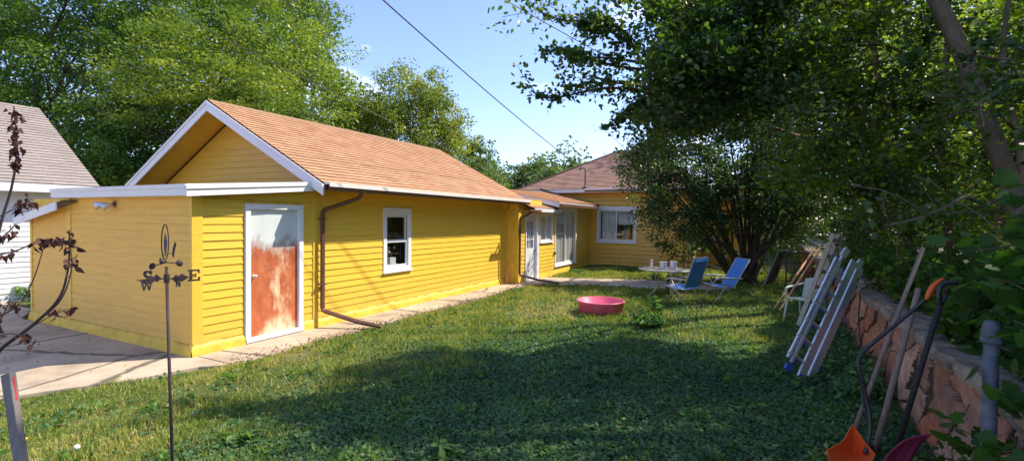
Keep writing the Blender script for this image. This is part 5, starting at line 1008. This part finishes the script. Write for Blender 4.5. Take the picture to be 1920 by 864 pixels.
path_tree('slender_tree', 'single slim reddish-brown trunk between the forked pair and the thick pale trunk', [([(1775, 560, 9.2), (1778, 400, 9.1), (1765, 300, 9.0), (1772, 180, 8.9), (1778, 40, 8.8)], .07, .04)],
          M['bark'], randsprays(50, (1600, 1950), (-100, 430), (6.5, 10), w=1.8, rad=.45), M['leaf_thicket'], .08, 240, tuple(at(1775, 600, 9.2)[:2])+(.93,))
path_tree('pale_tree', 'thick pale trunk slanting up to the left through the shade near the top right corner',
          [([(1965, 640, 5.0), (1935, 480, 5.0), (1885, 320, 5.1), (1830, 170, 5.2), (1795, 80, 5.25), (1745, -20, 5.35), (1650, -200, 5.6)], .088, .075), ([(1905, 380, 5.05), (1912, 280, 5.4), (1880, 120, 5.8), (1900, -50, 6)], .04, .02)],
          M['bark_pale'], randsprays(60, (1650, 2050), (-150, 380), (5.7, 8), ln=(-180, 60), w=1.1, rad=.36)+randsprays(9, (1740, 1990), (60, 420), (4.3, 4.9), ln=(-130, 40), w=.45, rad=.3), M['leaf_over'], .075, 210, tuple(at(1965, 660, 5.0)[:2])+(.93,))
# deep crowns behind these, closing the view to the right and shading the lawn
for i, (x, y, h, rad, lab) in enumerate(((8.5, -6.5, 8.8, 2.6, 'leafy tree deep in the thicket behind the pale trunk'), (12.5, -6.0, 9.5, 2.9, 'leafy tree deep in the thicket behind the slim trunks'), (17, -5.5, 9.5, 3.0, 'leafy tree at the far end of the thicket, right of the bushy tree'), (5.2, -5.0, 9.2, 2.6, 'leafy tree at the near end of the thicket beyond the frame edge'), (23, -8, 9, 3.2, 'leafy tree across the street end behind the thicket'))):
    lobes = [(x, y, h, rad, rad, 1.9), (x+1.2, y-1.5, h-2.8, rad, rad, 2.0), (x-1.2, y-.6, h-4.6, rad, rad, 2.0), (x+.8, y+1.2, h-3, rad*.8, rad*.8, 1.6), (x+.3, y-1.2, 2.5, rad, rad*.9, 1.6)]
    if i < 2 or i == 3: lobes.append((x-.5, y+2.6, h-.6, rad*.9, rad*.8, 1.3))
    big_tree('thicket_tree', lab, (x, y, .93), lobes, M['leaf_thicket'], M['bark'], 400, 60, .6, .12, group=GR, cull=True, inner=.5, tintshift=.1)

yy = rng.uniform(10, 19, 4600); C = np.stack([rng.uniform(2, 46, 4600), -yy, .9+rng.uniform(0, 1, 4600)*np.minimum(14, (yy-6)/.61*.8)], 1)
C2 = np.stack([rng.uniform(28, 44, 2800), rng.uniform(-12, 1.0, 2800), rng.uniform(0, 15, 2800)], 1)
o = leaf_mesh('woods', np.concatenate([clump_points(C, 26, .8), clump_points(C2, 26, .9)]), .24, M['leaf_back'], tint=None); tag(o, 'dense woods closing the view behind the trees beyond the stone wall', 'woods', kind='stuff')
C3 = np.array([at(rng.uniform(-250, 620), rng.uniform(-120, 380), rng.uniform(33, 42)) for _ in range(1500)])
o = leaf_mesh('woods', clump_points(C3, 30, 1.2), .34, M['leaf_back'], tint=.08); tag(o, 'deeper woods seen through the tall trees behind the outbuilding', 'woods', kind='stuff')  # leaves tinted dark, painted shade for the gaps between the crowns
# ---- shrubs spilling over the cap
def shrub(name, label, x0, x1, y0, y1, z1, n, leaf, m, shape=HEX, grp='shrubs along the wall top', zlo=.95):
    t = thing(name, label, 'shrub', ((x0+x1)/2, (y0+y1)/2, zlo), group=grp); st = MB(); C = []
    for k in range(n):
        b_ = np.array([rng.uniform(x0, x1), rng.uniform(y0, y1), zlo]); hgt = (z1-zlo)*rng.uniform(.35, 1.0)*(1-.35*abs(b_[1]-(y0+y1)/2)/max(.1, (y1-y0)/2)); e = b_+np.array([rng.normal()*.12, rng.normal()*.14+.10, hgt]); limb(st, b_, e, .006, .002, .0, 4, 4)
        for j in range(4): C.append(b_+(e-b_)*rng.uniform(.15, 1))
    st.build('stem', M['bark_dark'], t); leaf_mesh('foliage', clump_points(C, 13, .13, .9), leaf, m, t, shape=shape, up=.6)
    return t
shrub('weed_shrub', 'mass of leafy weeds on the wall top between the brick and the slim trunks', 7.6, 11.2, -2.9, -1.52, 1.75, 190, .075, M['leaf_vine'])
shrub('weed_shrub', 'leafy weeds on the wall top just above the folded ladder', 11.2, 15.0, -3.0, -1.5, 1.85, 150, .075, M['leaf_vine'])
shrub('weed_shrub', 'broad-leaved weeds on the wall top behind the tool handles', 5.0, 7.6, -2.8, -1.5, 1.8, 170, .09, M['leaf_vine'])
shrub('weed_shrub', 'dense vine leaves at the near end of the wall above the fence post', 3.2, 5.0, -2.6, -1.5, 2.2, 150, .10, M['leaf_vine'], OAK)
# big near leaves at the right edge
t = thing('grape_vine', 'large lobed vine leaves hanging at the right edge around the fence post', 'vine', (3.0, -1.3, 0)); st = MB(); C = []; D_ = []
for (a, b, n) in (((2010, 900, 2.6), (1790, 800, 2.9), 16), ((2000, 700, 2.5), (1868, 690, 2.65), 12), ((1990, 560, 2.4), (1850, 520, 2.7), 16), ((1990, 430, 2.5), (1800, 470, 3.0), 18), ((1980, 640, 2.4), (1900, 600, 2.4), 10), ((1960, 850, 2.3), (1850, 850, 2.6), 14), ((1960, 760, 2.5), (1880, 760, 2.6), 10), ((1900, 660, 2.75), (1830, 640, 3.0), 4), ((1850, 900, 3.2), (1730, 840, 3.6), 12), ((1990, 350, 2.5), (1880, 380, 2.8), 14)):
    A_, B_ = at(*a), at(*b); pts = limb(st, A_, B_, .006, .003, .02, 8, 5)
    for k in range(int(n*1.5)): C.append(np.array(pts[random.randint(1, 7)])+rng.normal(size=3)*.06)
st.build('stem', M['bark_dark'], t, smooth=True); leaf_mesh('foliage', np.array(C), .095, M['leaf_vine'], t, shape=OAK, up=.7, droop=-.35, fold=.2)

# ---- weeds and plants in the lawn
def weed(name, label, c, rad, h, n, leaf, m=None, group=None, cat='plant'):
    t = thing(name, label, cat, (c[0], c[1], 0), group=group); st = MB(); C = []; DD = []
    for k in range(n):
        a_ = rng.uniform(0, 2*math.pi); r_ = rad*rng.uniform(0, 1)**.5; b_ = np.array([c[0]+r_*.4*math.cos(a_), c[1]+r_*.4*math.sin(a_), 0]); e = np.array([c[0]+r_*math.cos(a_), c[1]+r_*math.sin(a_), h*rng.uniform(.45, 1)*(1-.4*r_/rad)]); pp = limb(st, b_, e, .005, .002, .1, 5, 4)
        for j in range(7): q = np.array(pp[random.randint(1, 4)]); C.append(q); d = rng.normal(size=3); d[2] = abs(d[2])*.4; DD.append(d)
    st.build('stem', M['weed'], t); leaf_mesh('foliage', np.array(C), leaf, m or M['weed'], t, shape=HEX, dirs=np.array(DD), up=.8, bend=.3); return t
c = G3(1215, 612); weed('weed_clump', 'bushy bright green weed clump on the lawn right of the pink pool', (c.x, c.y), .36, .28, 85, .09)
c = G3(1228, 600); weed('tall_weed', 'tall single weed rising behind the bushy clump right of the pool', (c.x, c.y), .14, .55, 12, .12)
for (px, py, r_, h, n, lab) in ((1232, 525, .25, .3, 20, 'leafy weed growing by the path under the table'), (1180, 512, .5, .25, 40, 'patch of weeds between the path and the house window'), (1290, 520, .6, .35, 40, 'weeds between the path and the house corner'), (1080, 512, .4, .18, 26, 'low weeds at the breezeway wall corner')):
    c = G3(px, py); weed('weed_clump', lab, (c.x, c.y), r_, h, n, .09, group='weeds near the house')
weed('flower_bed_plant', 'low green plants growing at the foot of the white garage wall', (5.3, 15.2), .9, .45, 60, .14)
weed('flower_bed_plant', 'low green plants in front of the white garage behind the dead twigs', (4.9, 13.3), .7, .5, 50, .13)
for (px, py, lab) in ((440, 832, 'broad-leaved weed sprig in the near lawn, right of the vane pole'), (830, 860, 'bright grassy weed sprig at the bottom edge')):
    c = G3(px, py); weed('weed_sprig', lab, (c.x, c.y), .16, .12, 8, .11)
c = G3(141, 855); dn = thing('dandelion', 'white dandelion seed head in the near lawn', 'flower', (c.x, c.y, 0)); MB().tube([(c.x, c.y, 0), (c.x+.01, c.y, .07)], .002, 5).build('stem', M['weed'], dn)
MB().lathe([(0, .05), (.018, .055), (.024, .07), (.018, .087), (0, .092)], (c.x+.01, c.y, 0), 12).build('seed_head', M['canpale'], dn, smooth=True)
for (px, py, lab) in ((8, 826, 'yellow dandelion flower beside the wooden stake'),):
    c = G3(px+40, py+10); dn = thing('dandelion', lab, 'flower', (c.x, c.y, 0)); MB().tube([(c.x, c.y, 0), (c.x, c.y, .06)], .002, 5).build('stem', M['weed'], dn); MB().lathe([(0, .055), (.016, .06), (.014, .07), (0, .073)], (c.x, c.y, 0), 10).build('flower_head', M['yellow_flat'], dn, smooth=True)
# weeds at the foot of the wall
C = np.stack([rng.uniform(6.2, 16, 520), -1.12+np.abs(rng.normal(0, .22, 520)), rng.uniform(.03, .30, 520)], 1); C[:, 2] *= np.clip(1.2-(C[:, 1]+1.12)*1.6, .15, 1)
o = leaf_mesh('wall_foot_weeds', clump_points(C, 16, .10), .065, M['groundleaf'], shape=HEX, up=.8); tag(o, 'tangled weeds growing along the foot of the stone wall', 'weeds', kind='stuff')

# ---- dead sapling at the left edge
ds = thing('dead_sapling', 'dead sapling with curled brown leaves at the left edge', 'sapling', tuple(at(-60, 760, 2.4)[:2])+(0,)); mb = MB(); C = []; 
bb = [at(-60, 900, 2.4)*[1, 1, 0]+[0, 0, 0.0], at(-60, 760, 2.4), at(0, 655, 2.4)]
def twig(pts, ra, rb, leaves_=()):
    s = smoothpath([at(*q) for q in pts], 6); mb.tube(s, lerp_r(ra, rb, len(s)), 6)
    for (t0, t1, n) in leaves_:
        for k in range(n): q = s[int((t0+(t1-t0)*random.random())*(len(s)-1))]; C.append(np.array(q)+rng.normal(size=3)*.012)
mb.tube(smoothpath(bb, 6), lerp_r(.02, .012, 13), 8)
twig([(-40, 700, 2.4), (0, 655, 2.4), (60, 610, 2.4), (110, 560, 2.4), (128, 500, 2.4), (130, 430, 2.4)], .010, .003, [(.8, 1, 20)])
twig([(70, 603, 2.4), (115, 560, 2.4), (135, 500, 2.4), (130, 460, 2.4)], .004, .002, [(.7, 1, 8)])
twig([(-30, 560, 2.3), (0, 425, 2.3), (22, 350, 2.3), (32, 280, 2.3), (26, 200, 2.3)], .007, .003, [(.62, .72, 12), (.74, .84, 18), (.86, 1, 26)])
twig([(-20, 480, 2.3), (30, 470, 2.35), (80, 450, 2.4), (130, 452, 2.4)], .005, .002, [(.55, 1, 46), (.2, .4, 8)])
twig([(-20, 415, 2.3), (20, 395, 2.35), (60, 372, 2.4)], .004, .002, [(.6, 1, 20)])
twig([(-20, 460, 2.3), (10, 440, 2.3), (30, 420, 2.3)], .004, .002, [(.4, 1, 14)])
twig([(-20, 600, 2.4), (30, 575, 2.4), (60, 530, 2.4), (80, 470, 2.4)], .004, .002, [(.3, .5, 8)])
twig([(60, 612, 2.4), (100, 590, 2.4), (140, 575, 2.4)], .003, .0015, [(.55, 1, 14)])
twig([(-30, 640, 2.3), (20, 625, 2.3), (60, 638, 2.3)], .004, .002, [(.1, .4, 8), (.7, 1, 12)])
twig([(-30, 640, 2.3), (0, 600, 2.3), (20, 560, 2.3)], .004, .002, [(.1, .8, 14)])
mb.build('trunk', M['rust'], ds, smooth=True); DD = rng.normal(size=(len(C), 3))*.5; DD[:, 2] -= 1.0
leaf_mesh('crown', np.array(C), .036, M['deadleaf'], ds, shape=HEX, dirs=DD, up=0, fold=.7, bend=.6)
# a wisp of dead plant low on the outbuilding wall
wp = thing('dead_weed', 'dry yellow-brown weed stalk at the far foot of the outbuilding wall', 'plant', (12.85, 6.8, 0)); mb = MB()
for k in range(3): mb.tube(smoothpath([(12.85, 6.8, 0), (12.8+.05*k, 6.78, .2), (12.75+.1*k, 6.76, .42)], 4), [.012]*4+[.008]*5, 5)
mb.build('stem', M['plank'], wp)

# ---- lawn grass
def lawn_ok(x, y):
    edge_y = np.where(x < 4.0, np.interp(x, [-2, .6, 1.6, 2.4, 3.1, 3.75, 4.0], [10.2, 8.15, 7.3, 7.0, 6.62, 6.4, 6.1]), 6.13)+.06*np.sin(x*5)+.035*np.sin(x*13)
    path = in_poly(x, y, [(13.1, 6.9), (13.12, 6.1), (13.6, 5.6), (14.3, 2.4), (14.9, .9), (15.9, .9), (16.3, 3.6), (15.0, 6.7)])
    return (y < np.where(x > 15, 6.5, edge_y)) & ~path & (y > -1.2) & (x < 19.8)
def visible(x, y, mg=60):
    dx = x*cf[0]+y*cf[1]; lat = x*cr[0]+y*cr[1]; px = 960+FPX*lat/np.maximum(dx, .1); py = 415+FPX*CAM_H/np.maximum(dx, .1); return (dx > 1) & (px > -mg) & (px < 1920+mg) & (py < 960)
def noise2(x, y, s=1.0): return (np.sin(x*1.3*s+y*.7*s)+np.sin(y*2.1*s-x*.9*s+1.3)+np.sin((x+y)*3.3*s+.5)*.6+np.sin((x-y)*4.9*s)*.5)/3.1
def scatter(n, dmax, pw=1.0):
    # uniform in picture terms between near and far
    x = rng.uniform(-1, 20, n*8); y = rng.uniform(-1.2, 9, n*8); d = x*cf[0]+y*cf[1]; k = visible(x, y) & lawn_ok(x, y) & (d < dmax) & (rng.uniform(size=len(x)) < (3.2/np.maximum(d, 3.2))**pw); x, y = x[k][:n], y[k][:n]; return x, y
def ivyzone(x, y): return 1/(1+np.exp(-(np.minimum(3.3+(x-2.6)*.3, 3.95-(x-5.5)*.34)-y+.75*noise2(x, y, 1.2))*2.4))*np.clip(1.25-(x-6.2)*.35, .25, 1)
x, y = scatter(235000, 19, 1.0); iz = ivyzone(x, y); bare = noise2(x, y, .9)+.4*noise2(x, y, 4)+1.3*np.exp(-((x-10.3)**2/1.6+(y-4.1)**2/.7))+1.0*np.exp(-((x-8.1)**2/.25+(y-1.1)**2/.15)); k = (rng.uniform(size=len(x)) > iz*.9) & ~((bare > .52) & (rng.uniform(size=len(x)) < .8)); x, y, iz, bare = x[k], y[k], iz[k], bare[k]
d = x*cf[0]+y*cf[1]; P = np.stack([x, y, gz(x, y)-.005], 1); hgt = np.clip(.045+.012*d**.5+.03*noise2(x, y, 2.3)+.03*noise2(x, y, 6.1)-.02*(y > 5.2), .03, .12)
dirs = rng.normal(size=(len(x), 3))*.55; dirs[:, 2] = 1
k_ = len(x); V = np.empty((k_, 3, 3)); dr_ = unit(dirs); ang = rng.uniform(0, 2*math.pi, k_); wv_ = np.stack([np.cos(ang), np.sin(ang), np.zeros(k_)], 1)*(.0032+.0009*d)[:, None]
tip = P+dr_*(hgt*rng.uniform(.6, 1.4, k_))[:, None]; V[:, 0] = P-wv_; V[:, 1] = P+wv_; V[:, 2] = tip
def raw_mesh(name, V, mat, tint, shapeN):
    n = len(V); me = bpy.data.meshes.new(name); me.vertices.add(n*shapeN); me.vertices.foreach_set('co', V.ravel()); me.loops.add(n*shapeN); me.loops.foreach_set('vertex_index', np.arange(n*shapeN, dtype=np.int32)); me.polygons.add(n); me.polygons.foreach_set('loop_start', np.arange(0, n*shapeN, shapeN, dtype=np.int32))
    me.update(calc_edges=True); a = me.attributes.new('tint', 'FLOAT', 'FACE'); a.data.foreach_set('value', tint.astype(np.float32)); me.materials.append(mat); o = bpy.data.objects.new(name, me); COL.objects.link(o); return o
tint = np.clip(.44+.28*np.exp(-((x-9.2)**2/3+(y-1.0)**2/1.2))+.12*(y > 3.8)+.22*noise2(x, y, 1.4)+.16*noise2(x, y, 5.5)+.3*np.clip(bare, 0, 1)+rng.normal(0, .22, k_)-iz*.2, 0, 1)  # sunlight painted into the tint: paler grass around the sun patch
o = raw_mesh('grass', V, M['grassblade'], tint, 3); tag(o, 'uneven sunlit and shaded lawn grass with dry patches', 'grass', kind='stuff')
# creeping broad-leaved ground cover in the near shade
x, y = scatter(260000, 15, 1.0); iz = ivyzone(x, y); bare = noise2(x+3, y, 1.1)+.5*noise2(x, y, 4.5); k = (rng.uniform(size=len(x)) < iz*1.0+.10*(noise2(x, y, 3) > .3)) & ~((bare > .72) & (rng.uniform(size=len(x)) < .8)); x, y = x[k], y[k]; z = gz(x, y)+.015+.05*rng.uniform(size=len(x))*(.6+.4*noise2(x, y, 3))
o = leaf_mesh('ground_cover', np.stack([x, y, z], 1), .026+.0018*(x*cf[0]+y*cf[1]), M['groundleaf'], shape=np.array([(0, 0), (.12, .36), (.5, .48), (.9, .25), (1, 0), (.9, -.25), (.5, -.48), (.12, -.36)]), up=1.1, droop=0, fold=.15, tint=.4+.3*noise2(x, y, 2)); tag(o, 'creeping round-leaved ground cover in the near shade', 'ground cover', kind='stuff')
x, y = scatter(60000, 16, .8); k = (noise2(x, y, 3.7)+.5*noise2(y, x, 8) > .55) & (y < 5.9); x, y = x[k], y[k]; z = gz(x, y)+.02+.07*rng.uniform(size=len(x))
o = leaf_mesh('lawn_weeds', np.stack([x, y, z], 1), .05+.0016*(x*cf[0]+y*cf[1]), M['weed'], shape=HEX, up=.7, droop=.25, fold=.15); tag(o, 'coarse broad-leaved weeds scattered through the lawn', 'weeds', kind='stuff')
# leaf litter and clippings along the sidewalk
x = np.concatenate([rng.uniform(4, 13, 1500), rng.uniform(2, 14, 2600), rng.uniform(-2, 4, 260)]); y = np.concatenate([6.1+np.abs(rng.normal(0, .16, 1500)), rng.uniform(-.8, 6.2, 2600), rng.uniform(7.2, 11, 260)])
o = leaf_mesh('leaf_litter', np.stack([x, y, np.where(y > 6.05, .02, .055)], 1), .034, M['deadleaf'], shape=QUAD, up=1.5, droop=0, spread=.4); tag(o, 'dry leaf litter along the sidewalk edge', 'leaf litter', kind='stuff')
print('faces', sum(len(o.data.polygons) for o in bpy.data.objects if o.type == 'MESH'))
